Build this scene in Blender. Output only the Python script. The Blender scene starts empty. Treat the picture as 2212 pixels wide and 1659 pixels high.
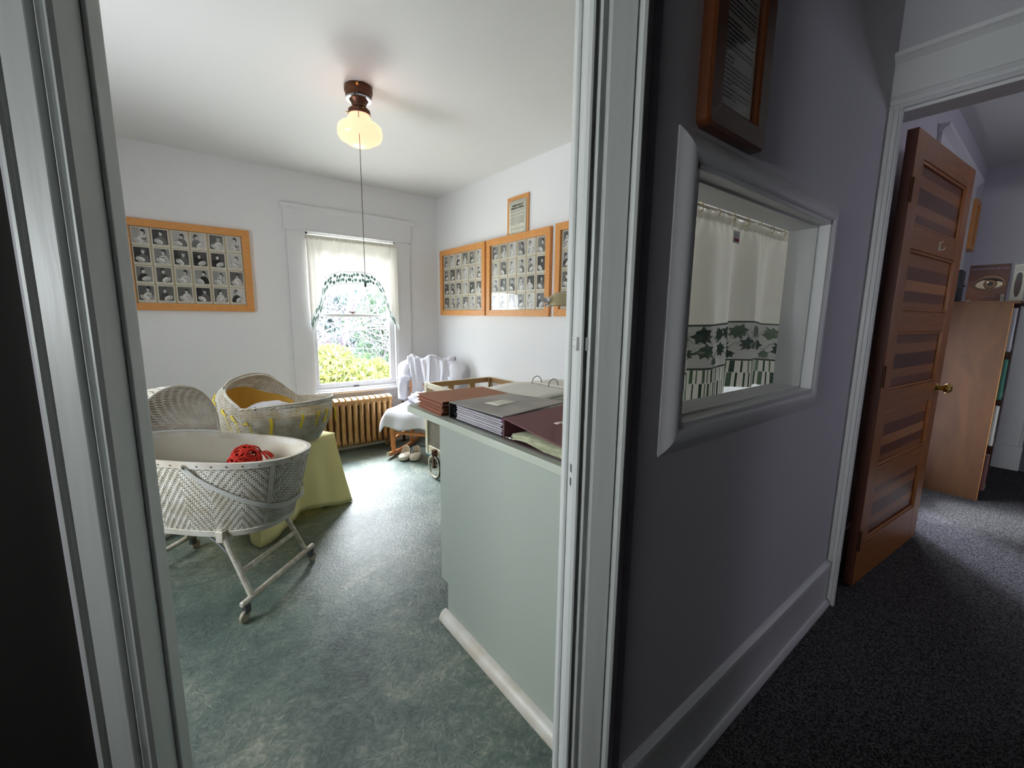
import bpy, bmesh, math, random
from math import sin, cos, pi, sqrt, atan2, radians
from mathutils import Vector, Matrix, noise
random.seed(7)
SC = bpy.context.scene
COL = SC.collection

# ------------------------------------------------------------------ camera
yaw, pitch, roll = 0.665241572, -0.156230857, 0.0118354
F_ = Vector((sin(yaw)*cos(pitch), cos(yaw)*cos(pitch), sin(pitch)))
R_ = Vector((cos(yaw), -sin(yaw), 0)); U_ = R_.cross(F_)
R2 = R_*cos(roll)+U_*sin(roll); U2 = -R_*sin(roll)+U_*cos(roll)
cam = bpy.data.cameras.new('camera'); camo = bpy.data.objects.new('camera', cam); COL.objects.link(camo)
M = Matrix((R2, U2, -F_)).transposed().to_4x4(); M.translation = Vector((0, 0, 1.3))
camo.matrix_world = M
cam.sensor_width = 36; cam.lens = 924.3086/2212*36; cam.clip_start = .02; cam.clip_end = 200
SC.camera = camo

# ------------------------------------------------------------------ world, lights, exposure
w = bpy.data.worlds.new('sky'); SC.world = w; w.use_nodes = True
wn = w.node_tree.nodes; bg = wn['Background']
bg.inputs[0].default_value = (.86, .93, 1, 1); bg.inputs[1].default_value = 8.5
SC.view_settings.view_transform = 'Standard'; SC.view_settings.look = 'None'
SC.view_settings.gamma = 1; SC.view_settings.use_curve_mapping = False
SC.view_settings.exposure = 0.3
SC.cycles.max_bounces = 10; SC.cycles.diffuse_bounces = 6; SC.cycles.transparent_max_bounces = 16
SC.cycles.sample_clamp_indirect = 6
SC.cycles.caustics_reflective = False; SC.cycles.caustics_refractive = False

def area(name, loc, direction, sx, sy, power, col, portal=False, spread=180):
    l = bpy.data.lights.new(name, 'AREA'); l.shape = 'RECTANGLE'; l.size = sx; l.size_y = sy
    l.energy = power; l.color = col; l.spread = radians(spread)
    if portal: l.cycles.is_portal = True
    o = bpy.data.objects.new(name, l); COL.objects.link(o)
    o.location = loc; o.rotation_euler = Vector(direction).to_track_quat('-Z', 'Z').to_euler()
    return o
area('window_skylight_portal', (1.37, 4.36, 1.3), (0, -1, 0), .84, 1.46, 1, (1, 1, 1), portal=True)
# sky light entering the nursery window from above the trees
area('sky_over_trees', (1.5, 6.6, 4.6), (-.08, -1, -.92), 3.6, 2.6, 3000, (.90, .95, 1))
area('ground_bounce', (1.2, 6.4, -1.3), (-.05, -1, .95), 5.6, 3.4, 1000, (.95, 1, .94))
# windows of the neighbouring room (in its back wall and its opposite wall)
# added side light for the counter, through a made-up left wall window
area('added_side_light', (-1.22, 2.25, 1.28), (1, -.10, -.14), 1.1, .95, 24, (.93, .97, 1))
area('back_room_window_daylight', (5.35, 2.05, 2.05), (-.70, -.70, -.72), .40, .40, 55, (.76, .79, 1.0), spread=110)
area('front_room_window_daylight', (4.2, -2.02, 1.72), (-.72, 1, -.05), .36, .8, 9, (.80, .79, .98))
# window at the far left end of the hall
area('hall_end_window_daylight', (-3.6, .30, 1.5), (1, .05, -.03), .22, 1.5, 8.5, (.90, .95, .95), spread=60)

# ------------------------------------------------------------------ materials
def lin(c): return tuple(((v/255)/12.92 if v/255 <= .04045 else ((v/255+.055)/1.055)**2.4) for v in c)
MATS = {}
def mat(name, rgb=(128,128,128), rough=.6, metal=0, bump=0, bscale=60, var=None, vscale=4, spec=None, trans=0,
        stretch=None, emit=None, coat=0, attr=None, translucent=0, detail=4, sheen=0):
    if name in MATS: return MATS[name]
    m = bpy.data.materials.new(name); m.use_nodes = True; MATS[name] = m
    nt = m.node_tree; N = nt.nodes; L = nt.links; p = N['Principled BSDF']
    p.inputs['Base Color'].default_value = (*lin(rgb), 1); p.inputs['Roughness'].default_value = rough
    p.inputs['Metallic'].default_value = metal
    if spec is not None: p.inputs['Specular IOR Level'].default_value = spec
    if coat: p.inputs['Coat Weight'].default_value = coat; p.inputs['Coat Roughness'].default_value = .15
    if trans: p.inputs['Transmission Weight'].default_value = trans
    if emit: p.inputs['Emission Color'].default_value = (*lin(emit[0]), 1); p.inputs['Emission Strength'].default_value = emit[1]
    tc = N.new('ShaderNodeTexCoord'); src = tc.outputs['Object']
    if stretch:
        mp = N.new('ShaderNodeMapping'); mp.inputs['Scale'].default_value = stretch; L.new(src, mp.inputs[0]); src = mp.outputs[0]
    if var:
        nz = N.new('ShaderNodeTexNoise'); nz.inputs['Scale'].default_value = vscale; nz.inputs['Detail'].default_value = detail
        L.new(src, nz.inputs['Vector'])
        cr = N.new('ShaderNodeValToRGB'); cr.color_ramp.elements[0].position = .35; cr.color_ramp.elements[1].position = .65
        cr.color_ramp.elements[0].color = (*lin(rgb), 1); cr.color_ramp.elements[1].color = (*lin(var), 1)
        L.new(nz.outputs['Fac'], cr.inputs[0]); L.new(cr.outputs[0], p.inputs['Base Color'])
    if attr:
        a = N.new('ShaderNodeAttribute'); a.attribute_name = attr; L.new(a.outputs['Color'], p.inputs['Base Color'])
    if bump:
        nb = N.new('ShaderNodeTexNoise'); nb.inputs['Scale'].default_value = bscale; nb.inputs['Detail'].default_value = 3
        L.new(src, nb.inputs['Vector']); b = N.new('ShaderNodeBump'); b.inputs['Strength'].default_value = bump
        b.inputs['Distance'].default_value = .01
        L.new(nb.outputs['Fac'], b.inputs['Height']); L.new(b.outputs[0], p.inputs['Normal'])
    if translucent:
        t = N.new('ShaderNodeBsdfTranslucent'); t.inputs[0].default_value = (*lin(rgb), 1)
        mx = N.new('ShaderNodeMixShader'); mx.inputs[0].default_value = translucent
        if attr: L.new(a.outputs['Color'], t.inputs[0])
        out = N['Material Output']; L.new(p.outputs[0], mx.inputs[1]); L.new(t.outputs[0], mx.inputs[2]); L.new(mx.outputs[0], out.inputs[0])
    return m

def glass_mat(name, refl=1.0, tint=(1,1,1), rough=0.0):
    m = bpy.data.materials.new(name); m.use_nodes = True; nt = m.node_tree; N = nt.nodes; L = nt.links
    N.remove(N['Principled BSDF'])
    t = N.new('ShaderNodeBsdfTransparent'); t.inputs[0].default_value = (*tint, 1)
    g = N.new('ShaderNodeBsdfGlossy'); g.inputs['Roughness'].default_value = rough
    f = N.new('ShaderNodeFresnel'); f.inputs[0].default_value = 1.5
    mul = N.new('ShaderNodeMath'); mul.operation = 'MULTIPLY'; mul.inputs[1].default_value = refl
    mx = N.new('ShaderNodeMixShader')
    ge = N.new('ShaderNodeNewGeometry'); inv = N.new('ShaderNodeMath'); inv.operation = 'SUBTRACT'; inv.inputs[0].default_value = 1
    m2 = N.new('ShaderNodeMath'); m2.operation = 'MULTIPLY'; L.new(ge.outputs['Backfacing'], inv.inputs[1])
    L.new(f.outputs[0], mul.inputs[0]); L.new(mul.outputs[0], m2.inputs[0]); L.new(inv.outputs[0], m2.inputs[1]); L.new(m2.outputs[0], mx.inputs[0]); L.new(t.outputs[0], mx.inputs[1]); L.new(g.outputs[0], mx.inputs[2])
    L.new(mx.outputs[0], N['Material Output'].inputs[0]); MATS[name] = m
    return m

def wood(name, a, b, scale=(1,1,1), rough=.45, ring=9, coat=0, noise_amt=3.0):
    """grain: distorted bands along one axis (scale stretches it)"""
    m = bpy.data.materials.new(name); m.use_nodes = True; nt = m.node_tree; N = nt.nodes; L = nt.links; p = N['Principled BSDF']
    p.inputs['Roughness'].default_value = rough
    if coat: p.inputs['Coat Weight'].default_value = coat; p.inputs['Coat Roughness'].default_value = .2
    tc = N.new('ShaderNodeTexCoord'); mp = N.new('ShaderNodeMapping'); mp.inputs['Scale'].default_value = scale
    L.new(tc.outputs['Object'], mp.inputs[0])
    n1 = N.new('ShaderNodeTexNoise'); n1.inputs['Scale'].default_value = ring; n1.inputs['Detail'].default_value = 6; n1.inputs['Distortion'].default_value = noise_amt
    L.new(mp.outputs[0], n1.inputs['Vector'])
    cr = N.new('ShaderNodeValToRGB'); cr.color_ramp.elements[0].position = .3; cr.color_ramp.elements[1].position = .7
    cr.color_ramp.elements[0].color = (*lin(a), 1); cr.color_ramp.elements[1].color = (*lin(b), 1)
    L.new(n1.outputs['Fac'], cr.inputs[0]); L.new(cr.outputs[0], p.inputs['Base Color'])
    bp = N.new('ShaderNodeBump'); bp.inputs['Strength'].default_value = .12; bp.inputs['Distance'].default_value = .004
    L.new(n1.outputs['Fac'], bp.inputs['Height']); L.new(bp.outputs[0], p.inputs['Normal'])
    MATS[name] = m
    return m

M_wall = mat('wall_paint', (228,228,229), .75, bump=.10, bscale=14)
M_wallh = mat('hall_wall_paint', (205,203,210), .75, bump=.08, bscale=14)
M_walld = mat('hall_wall_dim', (112,104,98), .8)  # unseen hall surfaces, coloured darker to cut light bounced into the hall
M_wallk = mat('hall_wall_shade', (62,58,56), .6)  # shade of the unlit left hall wall, put into its colour
M_trim = mat('trim_paint', (222,222,224), .42, bump=.06, bscale=25)
M_trimg = mat('door_trim_paint', (204,207,205), .40, bump=.22, bscale=22, stretch=(1,1,.12))
M_ceil = mat('ceiling_plaster', (218,217,215), .62, bump=.35, bscale=7)
M_counter = mat('counter_paint', (158,166,156), .45, bump=.05, bscale=30)
M_countertop = mat('counter_edge_paint', (176,182,168), .4, bump=.08, bscale=30)
M_oak = wood('oak_frame', (196,128,66), (222,160,92), (3,3,22), .42, 6)
M_oakh = wood('oak_frame_horizontal', (196,128,66), (222,160,92), (2,22,22), .42, 6)
M_oaky = wood('oak_frame_depth', (196,128,66), (222,160,92), (22,2,22), .42, 6)
M_fir = wood('fir_rail', (136,80,34), (174,106,48), (1.2,20,26), .35, 2.2, coat=.3)
M_firv = wood('fir_stile', (136,80,34), (174,106,48), (20,20,1.2), .35, 2.2, coat=.3)
M_firdk = wood('fir_edge', (70,32,16), (88,42,22), (20,20,1.2), .4, 2)
M_ply = wood('plywood', (76,43,18), (98,60,28), (9,5,1.4), .55, 1.6, coat=0, noise_amt=1.2)
M_plyedge = wood('ply_edge', (150,98,50), (176,120,66), (5,5,5), .5, 3)
M_dkdoc = wood('dark_frame_wood', (84,44,22), (106,58,32), (6,6,20), .35, 4)
M_rocker = wood('rocker_maple', (180,112,62), (214,150,96), (8,8,8), .4, 3)
M_cratein = wood('crate_inner_wood', (122,92,56), (172,134,84), (9,9,16), .6, 4)
M_grey = wood('weathered_panel', (98,92,84), (142,134,122), (20,20,3), .7, 3)
M_cream = mat('crate_cream_paint', (214,206,182), .5, var=(228,222,200), vscale=9, bump=.15)
M_blueedge = mat('blue_paint', (92,132,146), .55, var=(150,176,180), vscale=20)
M_wicker = mat('white_wicker', (204,200,190), .5, var=(176,168,154), vscale=14, bump=.1)
M_wicker2 = mat('wicker_strands', (214,212,202), .5, var=(186,178,160), vscale=18)
M_lining = mat('basket_lining', (204,199,184), .6, var=(196,190,172), vscale=3)
M_band = mat('painted_band', (206,204,196), .4, var=(190,180,164), vscale=10)
M_strap = mat('strap_grey_paint', (184,184,178), .4)
M_steelw = mat('white_enamel_tube', (214,210,198), .35, var=(180,170,150), vscale=30, bump=.08, bscale=80)
M_steelg = mat('grey_metal', (96,98,100), .4, metal=.6)
M_chrome = mat('chrome', (210,210,212), .15, metal=1)
M_brass = mat('brass', (212,176,96), .22, metal=1)
M_bronze = mat('bronze', (92,58,40), .4, metal=.7)
M_black = mat('black_plastic', (22,22,24), .4)
M_rubber = mat('black_rubber', (26,26,28), .6)
M_yarn = mat('red_yarn', (186,38,18), .8)
M_yellow = mat('yellow_cloth', (255,248,188), .8, translucent=.25)
M_yellow2 = mat('yellow_quilt', (222,182,88), .85, bump=.2, bscale=40)
M_ribbon = mat('yellow_ribbon', (234,208,62), .6)
M_white = mat('white_cotton', (232,232,240), .8, translucent=.15)
M_whitec = mat('cream_cotton', (232,226,206), .85, bump=.1)
M_leather = mat('cream_leather', (226,218,204), .35)
M_inner = mat('shoe_lining', (196,182,152), .6)
M_rad = mat('radiator_bronze_paint', (176,140,92), .38, metal=.35, var=(150,112,70), vscale=8)
M_curtain = mat('curtain_muslin', (228,226,216), .9, translucent=.5, bump=.05, bscale=200)
M_curtainw = mat('valance_muslin', (236,232,224), .9, translucent=.085)
M_border = mat('curtain_border', (238,240,240), .9, translucent=.45)
M_borderw = mat('valance_border', (236,240,240), .9, translucent=.085)
M_vl1 = mat('valance_leaf_dark', (84,126,112), .9, translucent=.03)
M_vl2 = mat('valance_leaf', (116,152,140), .9, translucent=.03)
M_vl3 = mat('valance_leaf_pale', (146,174,164), .9, translucent=.03)
M_leafd = mat('printed_leaf_dark', (58,92,66), .9, translucent=.25)
M_leafm = mat('printed_leaf_green', (104,138,104), .9, translucent=.25)
M_leafl = mat('printed_leaf_pale', (142,166,140), .9, translucent=.25)
M_vine = mat('printed_vine', (116,130,104), .9)
M_line = mat('printed_line', (84,104,84), .9)
M_paper = mat('paper', (226,224,214), .8)
M_paperd = mat('aged_paper', (206,204,188), .8)
M_ink = mat('ink', (62,62,60), .8)
M_inkl = mat('ink_light', (150,148,142), .8)
M_brownf = mat('brown_folder', (160,110,82), .75, bump=.1)
M_brownfd = mat('brown_folder_edge', (112,62,46), .75)
M_binder = mat('grey_binder', (124,122,118), .4, var=(150,148,142), vscale=9)
M_binderd = mat('binder_dark', (46,44,46), .5)
M_sleeve = mat('page_sleeves', (158,154,160), .35, var=(184,180,186), vscale=6)
M_maroon = mat('maroon_binder', (104,58,62), .5, bump=.08)
M_maroond = mat('maroon_inside', (60,28,34), .5)
M_greenp = mat('pale_green_pages', (180,182,152), .6, var=(140,142,116), vscale=30, stretch=(1,1,10))
M_lampsh = mat('beige_enamel', (186,172,134), .3)
M_globe = mat('opal_glass', (130,122,108), .25, emit=((255,168,132), 1.7))
M_mat = mat('photo_backing', (178,164,136), .8)
M_vc = mat('photo_print', (128,128,128), .35, attr='Col')
M_pane = glass_mat('window_glass', 1.0)
M_pglass = glass_mat('picture_glass', 1.15)
M_tealm = mat('blue_cloth_band', (120,176,196), .6, var=(150,200,216), vscale=12)
M_rust = mat('worn_metal', (96,92,90), .55, metal=.3, var=(136,128,124), vscale=16)
M_tape = mat('tape', (222,200,190), .5)
M_teal = mat('green_book', (52,112,96), .6)
M_eyeskin = mat('cover_print', (128,128,128), .55, attr='Col')

# nursery lino: marbled green sheet
def lino():
    m = bpy.data.materials.new('green_marbled_lino'); m.use_nodes = True; nt = m.node_tree; N = nt.nodes; L = nt.links; p = N['Principled BSDF']
    tc = N.new('ShaderNodeTexCoord')
    n1 = N.new('ShaderNodeTexNoise'); n1.inputs['Scale'].default_value = 9; n1.inputs['Detail'].default_value = 9; n1.inputs['Roughness'].default_value = .68; n1.inputs['Distortion'].default_value = 1.1
    n2 = N.new('ShaderNodeTexNoise'); n2.inputs['Scale'].default_value = 30; n2.inputs['Detail'].default_value = 6; n2.inputs['Distortion'].default_value = 2.2
    L.new(tc.outputs['Object'], n1.inputs['Vector']); L.new(tc.outputs['Object'], n2.inputs['Vector'])
    cr = N.new('ShaderNodeValToRGB'); e = cr.color_ramp.elements
    e[0].position = .30; e[0].color = (*lin((54,66,62)), 1); e[1].position = .72; e[1].color = (*lin((150,152,136)), 1)
    k = e.new(.44); k.color = (*lin((76,92,86)), 1); k = e.new(.56); k.color = (*lin((102,114,104)), 1)
    mxr = N.new('ShaderNodeMath'); mxr.operation = 'MULTIPLY_ADD'; mxr.inputs[1].default_value = .5; mxr.inputs[2].default_value = 0
    ad = N.new('ShaderNodeMath'); ad.operation = 'MULTIPLY_ADD'; ad.inputs[1].default_value = .5
    L.new(n1.outputs['Fac'], mxr.inputs[0]); L.new(n2.outputs['Fac'], ad.inputs[0]); L.new(mxr.outputs[0], ad.inputs[2])
    n3 = N.new('ShaderNodeTexNoise'); n3.inputs['Scale'].default_value = 2.2; n3.inputs['Detail'].default_value = 5; n3.inputs['Distortion'].default_value = .8
    L.new(tc.outputs['Object'], n3.inputs['Vector'])
    a3 = N.new('ShaderNodeMath'); a3.operation = 'MULTIPLY_ADD'; a3.inputs[1].default_value = .55
    s3 = N.new('ShaderNodeMath'); s3.operation = 'SUBTRACT'; s3.inputs[1].default_value = .275
    L.new(n3.outputs['Fac'], a3.inputs[0]); L.new(ad.outputs[0], a3.inputs[2]); L.new(a3.outputs[0], s3.inputs[0])
    L.new(s3.outputs[0], cr.inputs[0]); L.new(cr.outputs[0], p.inputs['Base Color'])
    b = N.new('ShaderNodeBump'); b.inputs['Strength'].default_value = .7; b.inputs['Distance'].default_value = .005
    L.new(n2.outputs['Fac'], b.inputs['Height']); L.new(b.outputs[0], p.inputs['Normal'])
    p.inputs['Roughness'].default_value = .47; p.inputs['Specular IOR Level'].default_value = .8
    return m
M_lino = lino()
def carpetm():
    m = bpy.data.materials.new('charcoal_carpet'); m.use_nodes = True; nt = m.node_tree; N = nt.nodes; L = nt.links; p = N['Principled BSDF']
    tc = N.new('ShaderNodeTexCoord')
    n1 = N.new('ShaderNodeTexNoise'); n1.inputs['Scale'].default_value = 190; n1.inputs['Detail'].default_value = 4
    L.new(tc.outputs['Object'], n1.inputs['Vector'])
    cr = N.new('ShaderNodeValToRGB'); e = cr.color_ramp.elements
    e[0].position = .38; e[0].color = (*lin((34,34,36)), 1); e[1].position = .66; e[1].color = (*lin((112,110,112)), 1)
    L.new(n1.outputs['Fac'], cr.inputs[0]); L.new(cr.outputs[0], p.inputs['Base Color'])
    b = N.new('ShaderNodeBump'); b.inputs['Strength'].default_value = 1; b.inputs['Distance'].default_value = .01
    L.new(n1.outputs['Fac'], b.inputs['Height']); L.new(b.outputs[0], p.inputs['Normal']); p.inputs['Roughness'].default_value = 1
    p.inputs['Specular IOR Level'].default_value = .1
    return m
M_carpet = carpetm()

# ------------------------------------------------------------------ mesh helpers
class MB:
    def __init__(s): s.v = []; s.f = []; s.m = []; s.c = None; s.cur = 0
    def add(s, vs, fs):
        o = len(s.v); s.v += [tuple(v) for v in vs]
        for f in fs: s.f.append(tuple(i+o for i in f)); s.m.append(s.cur)
        return s
    def box(s, x0, y0, z0, x1, y1, z1):
        x0, x1 = sorted((x0, x1)); y0, y1 = sorted((y0, y1)); z0, z1 = sorted((z0, z1))
        return s.add([(x0,y0,z0),(x1,y0,z0),(x1,y1,z0),(x0,y1,z0),(x0,y0,z1),(x1,y0,z1),(x1,y1,z1),(x0,y1,z1)],
                     [(0,3,2,1),(4,5,6,7),(0,1,5,4),(1,2,6,5),(2,3,7,6),(3,0,4,7)])
    def obox(s, c, ax, ay, az):
        """box from centre and three half-axis vectors"""
        c, ax, ay, az = map(Vector, (c, ax, ay, az)); vs = []
        for k in (-1, 1):
            for i, j in ((-1,-1),(1,-1),(1,1),(-1,1)): vs.append(c+ax*i+ay*j+az*k)
        return s.add(vs, [(0,3,2,1),(4,5,6,7),(0,1,5,4),(1,2,6,5),(2,3,7,6),(3,0,4,7)])
    def tube(s, pts, r, n=8, cap=True, closed=False):
        pts = [Vector(p) for p in pts]; k = len(pts); rs = r if isinstance(r, (list, tuple)) else [r]*k
        up = None; vs = []; 
        for i, p in enumerate(pts):
            if closed: t = pts[(i+1) % k]-pts[i-1]
            else: t = pts[min(i+1, k-1)]-pts[max(i-1, 0)]
            t = t.normalized() if t.length > 1e-9 else Vector((0,0,1))
            if up is None: up = Vector((0,0,1)) if abs(t.z) < .9 else Vector((1,0,0))
            a = t.cross(up); a = a.normalized() if a.length > 1e-6 else t.orthogonal().normalized(); b = a.cross(t).normalized(); up = b
            for q in range(n): vs.append(p+(a*cos(2*pi*q/n)+b*sin(2*pi*q/n))*rs[i])
        fs = []
        for i in range(k if closed else k-1):
            for q in range(n):
                a0 = i*n+q; a1 = i*n+(q+1) % n; b0 = ((i+1) % k)*n+q; b1 = ((i+1) % k)*n+(q+1) % n
                fs.append((a0, a1, b1, b0))
        if cap and not closed: fs += [tuple(range(n))[::-1], tuple(range((k-1)*n, k*n))]
        return s.add(vs, fs)
    def lathe(s, prof, c=(0,0,0), n=24, axis='z'):
        vs = []; fs = []; k = len(prof); c = Vector(c)
        for i in range(n):
            a = 2*pi*i/n
            for r, h in prof:
                p = (r*cos(a), r*sin(a), h)
                if axis == 'x': p = (h, r*cos(a), r*sin(a))
                if axis == 'y': p = (r*sin(a), h, r*cos(a))
                vs.append(c+Vector(p))
        for i in range(n):
            for j in range(k-1):
                a0 = i*k+j; b0 = ((i+1) % n)*k+j; fs.append((a0, b0, b0+1, a0+1))
        return s.add(vs, fs)
    def grid(s, fn, nu, nv, closeu=False):
        vs = [fn(i/nu, j/nv) for j in range(nv+1) for i in range(nu+(0 if closeu else 1))]
        w_ = nu if closeu else nu+1; fs = []
        for j in range(nv):
            for i in range(nu): i1 = (i+1) % w_ if closeu else i+1; fs.append((j*w_+i, j*w_+i1, (j+1)*w_+i1, (j+1)*w_+i))
        return s.add(vs, fs)
    def prism(s, poly, d0, d1, fr):
        """polygon in 2D extruded from d0 to d1; fr maps (a,b,d)->xyz"""
        k = len(poly); vs = [fr(a, b, d0) for a, b in poly]+[fr(a, b, d1) for a, b in poly]
        fs = [tuple(range(k))[::-1], tuple(range(k, 2*k))]+[(i, (i+1) % k, k+(i+1) % k, k+i) for i in range(k)]
        return s.add(vs, fs)
    def xf(s, f): s.v = [tuple(f(Vector(v))) for v in s.v]; return s

def obj(name, mb, mats, parent=None, world=True, smooth=35, kind=None, label=None, cat=None, group=None, bevel=0, sub=0, solid=0, loc=None, rz=0):
    me = bpy.data.meshes.new(name)
    vs = mb.v
    q = parent if world else None
    while q is not None and q.get('wloc') is None: q = q.parent
    if q is not None:
        ox, oy, oz = q['wloc']; vs = [(x-ox, y-oy, z-oz) for x, y, z in vs]
    o_loc = (0,0,0)
    if parent is None and loc is None:
        xs = [v[0] for v in vs]; ys = [v[1] for v in vs]; zs = [v[2] for v in vs]
        o_loc = ((min(xs)+max(xs))/2, (min(ys)+max(ys))/2, min(zs)); vs = [(x-o_loc[0], y-o_loc[1], z-o_loc[2]) for x, y, z in vs]
    elif loc is not None: o_loc = loc
    me.from_pydata(vs, [], mb.f)
    if not isinstance(mats, (list, tuple)): mats = [mats]
    for m in mats: me.materials.append(m)
    if len(mats) > 1: me.polygons.foreach_set('material_index', mb.m)
    bm = bmesh.new(); bm.from_mesh(me); 
    if mb.c is None: bmesh.ops.recalc_face_normals(bm, faces=bm.faces)
    bm.to_mesh(me); bm.free()
    if mb.c is not None:
        at = me.color_attributes.new('Col', 'FLOAT_COLOR', 'CORNER')
        for p in me.polygons:
            for li in p.loop_indices: at.data[li].color = (*mb.c[p.index], 1)
    if smooth:
        me.polygons.foreach_set('use_smooth', [True]*len(me.polygons)); me.set_sharp_from_angle(angle=radians(smooth))
    o = bpy.data.objects.new(name, me); COL.objects.link(o); o.location = o_loc; o.rotation_euler = (0,0,rz)
    if parent is not None: o.parent = parent
    if kind: o['kind'] = kind
    if label: o['label'] = label
    if cat: o['category'] = cat
    if group: o['group'] = group
    if bevel:
        b = o.modifiers.new('bevel', 'BEVEL'); b.width = bevel; b.segments = 2; b.limit_method = 'ANGLE'
    if solid:
        q = o.modifiers.new('solid', 'SOLIDIFY'); q.thickness = solid; q.offset = 0
    if sub:
        q = o.modifiers.new('sub', 'SUBSURF'); q.levels = sub; q.render_levels = sub
    return o

def thing(name, label=None, cat=None, loc=(0,0,0), rz=0, group=None, kind=None, world=True):
    o = bpy.data.objects.new(name, None); COL.objects.link(o); o.location = loc; o.rotation_euler = (0,0,rz)
    o.empty_display_size = .1
    if label: o['label'] = label
    if cat: o['category'] = cat
    if group: o['group'] = group
    if kind: o['kind'] = kind
    if world and rz == 0: o['wloc'] = list(loc)
    return o
def inst(o, parent, loc, rz=None):
    c = o.copy(); COL.objects.link(c); c.parent = parent; c.location = loc
    if rz is not None: c.rotation_euler = (0,0,rz)
    return c
def bezier(p, n):
    out = []
    for i in range(n+1):
        t = i/n; q = [Vector(a) for a in p]
        while len(q) > 1: q = [q[j].lerp(q[j+1], t) for j in range(len(q)-1)]
        out.append(q[0])
    return out
def catmull(p, n=6):
    p = [Vector(a) for a in p]; out = []
    for i in range(len(p)-1):
        a = p[max(i-1,0)]; b = p[i]; c = p[i+1]; d = p[min(i+2, len(p)-1)]
        for k in range(n):
            t = k/n; out.append(.5*((2*b)+(c-a)*t+(2*a-5*b+4*c-d)*t*t+(3*b-a-3*c+d)*t**3))
    out.append(p[-1]); return out
def struct(name, mb, m, parent=None, **k):
    return obj(name, mb, m, parent, kind=None if parent else 'structure', **k)

# ================================================================== ROOM SHELL
XR, YF, ZC = 2.254, 4.177, 2.49           # nursery right wall, far wall, ceiling
YH, YHI = .53, .63                        # hall wall front and nursery-side face
XE = 2.29                                 # end wall of the hall
th = radians(34); NX, NY = sin(th), cos(th); TX, TY = cos(th), -sin(th)
D0 = .821
def dg(s, d, z=0): return Vector((NX*(D0+d)+TX*s, NY*(D0+d)+TY*s, z))
SL, SR = -.692, .188                      # doorway opening along the diagonal wall
OL, OR_ = -.80, .292
HT = 2.06

# floors
PR = dg(SR, .095); PL = dg(SL, .095)
nur = [dg(OL, .05), dg(OR_+.02, .05), (.78, YH+.06), (XR+.1, YH+.06), (XR+.1, YF+.16), (-1.15, YF+.16), (-1.15, 1.22)]
mb = MB().prism([(p[0], p[1]) for p in nur], -.06, 0, lambda a, b, d: (a, b, d))
fl = struct('floor', mb, M_lino, smooth=0)
mb = MB().prism([(-4.2,-2.3),(6.1,-2.3),(6.1,YH+.09),(.78,YH+.055),tuple(dg(OR_+.02,.045)[:2]),tuple(dg(OL,.045)[:2]),(-1.15,1.2),(-4.2,1.2)], -.06, 0, lambda a, b, d: (a, b, d))
struct('floor', mb, M_carpet, smooth=0)
# ceilings
struct('ceiling', MB().prism([(p[0], p[1]) for p in nur], ZC, ZC+.08, lambda a, b, d: (a, b, d)), M_ceil, smooth=0)
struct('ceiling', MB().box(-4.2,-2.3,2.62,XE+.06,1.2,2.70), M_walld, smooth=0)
struct('ceiling', MB().box(XE+.06,-2.3,2.66,6.1,.75,2.74), M_ceil, smooth=0)

def wall_hole(axis, pos0, pos1, a0, a1, z0, z1, holes):
    """wall slab in plane axis ('y': spans x a0..a1) with rectangular holes [(a,b,z0,z1)]"""
    mb = MB(); A = sorted(set([a0, a1]+[h[0] for h in holes]+[h[1] for h in holes])); Z = sorted(set([z0, z1]+[h[2] for h in holes]+[h[3] for h in holes]))
    for i in range(len(A)-1):
        for j in range(len(Z)-1):
            ca = (A[i]+A[i+1])/2; cz = (Z[j]+Z[j+1])/2
            if any(h[0] < ca < h[1] and h[2] < cz < h[3] for h in holes): continue
            if axis == 'y': mb.box(A[i], pos0, Z[j], A[i+1], pos1, Z[j+1])
            else: mb.box(pos0, A[i], Z[j], pos1, A[i+1], Z[j+1])
    return mb
WX0, WX1, WZ0, WZ1 = .962, 1.780, .582, 2.010
struct('wall_far', wall_hole('y', YF, YF+.16, -1.15, XR+.1, 0, ZC, [(WX0, WX1, WZ0, WZ1)]), M_wall, smooth=0)
struct('wall_right', MB().box(XR, YHI, 0, XR+.10, YF, ZC), M_wall, smooth=0)
struct('wall_left', wall_hole('x', -1.15, -1.05, 1.15, YF, 0, ZC, [(1.70, 2.80, .80, 1.75)]), M_wall, smooth=0)
w4 = thing('added_window', kind='structure', loc=(-1.1, 2.25, .8))  # unseen window, made up to bring side light onto the counter
obj('casing', MB().box(-1.05,1.58,.70,-1.03,1.70,1.75).box(-1.05,2.80,.70,-1.03,2.92,1.75).box(-1.05,1.56,1.75,-1.028,2.94,1.89).box(-1.05,1.56,.76,-1.0,2.94,.80), M_trim, w4)
obj('sash', MB().box(-1.12,1.70,.80,-1.08,1.745,1.75).box(-1.12,2.755,.80,-1.08,2.80,1.75).box(-1.12,1.745,.80,-1.08,2.755,.86).box(-1.12,1.745,1.70,-1.08,2.755,1.75).box(-1.12,1.745,1.26,-1.08,2.755,1.30), M_trim, w4)
HX0, HX1, HZ0, HZ1 = .895, 1.752, 1.050, 1.625
hw = struct('wall_hall', wall_hole('y', YH, YHI, .76, XE+.12, 0, 2.62, [(HX0, HX1, HZ0, HZ1)]), M_wallh, smooth=0)
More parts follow.
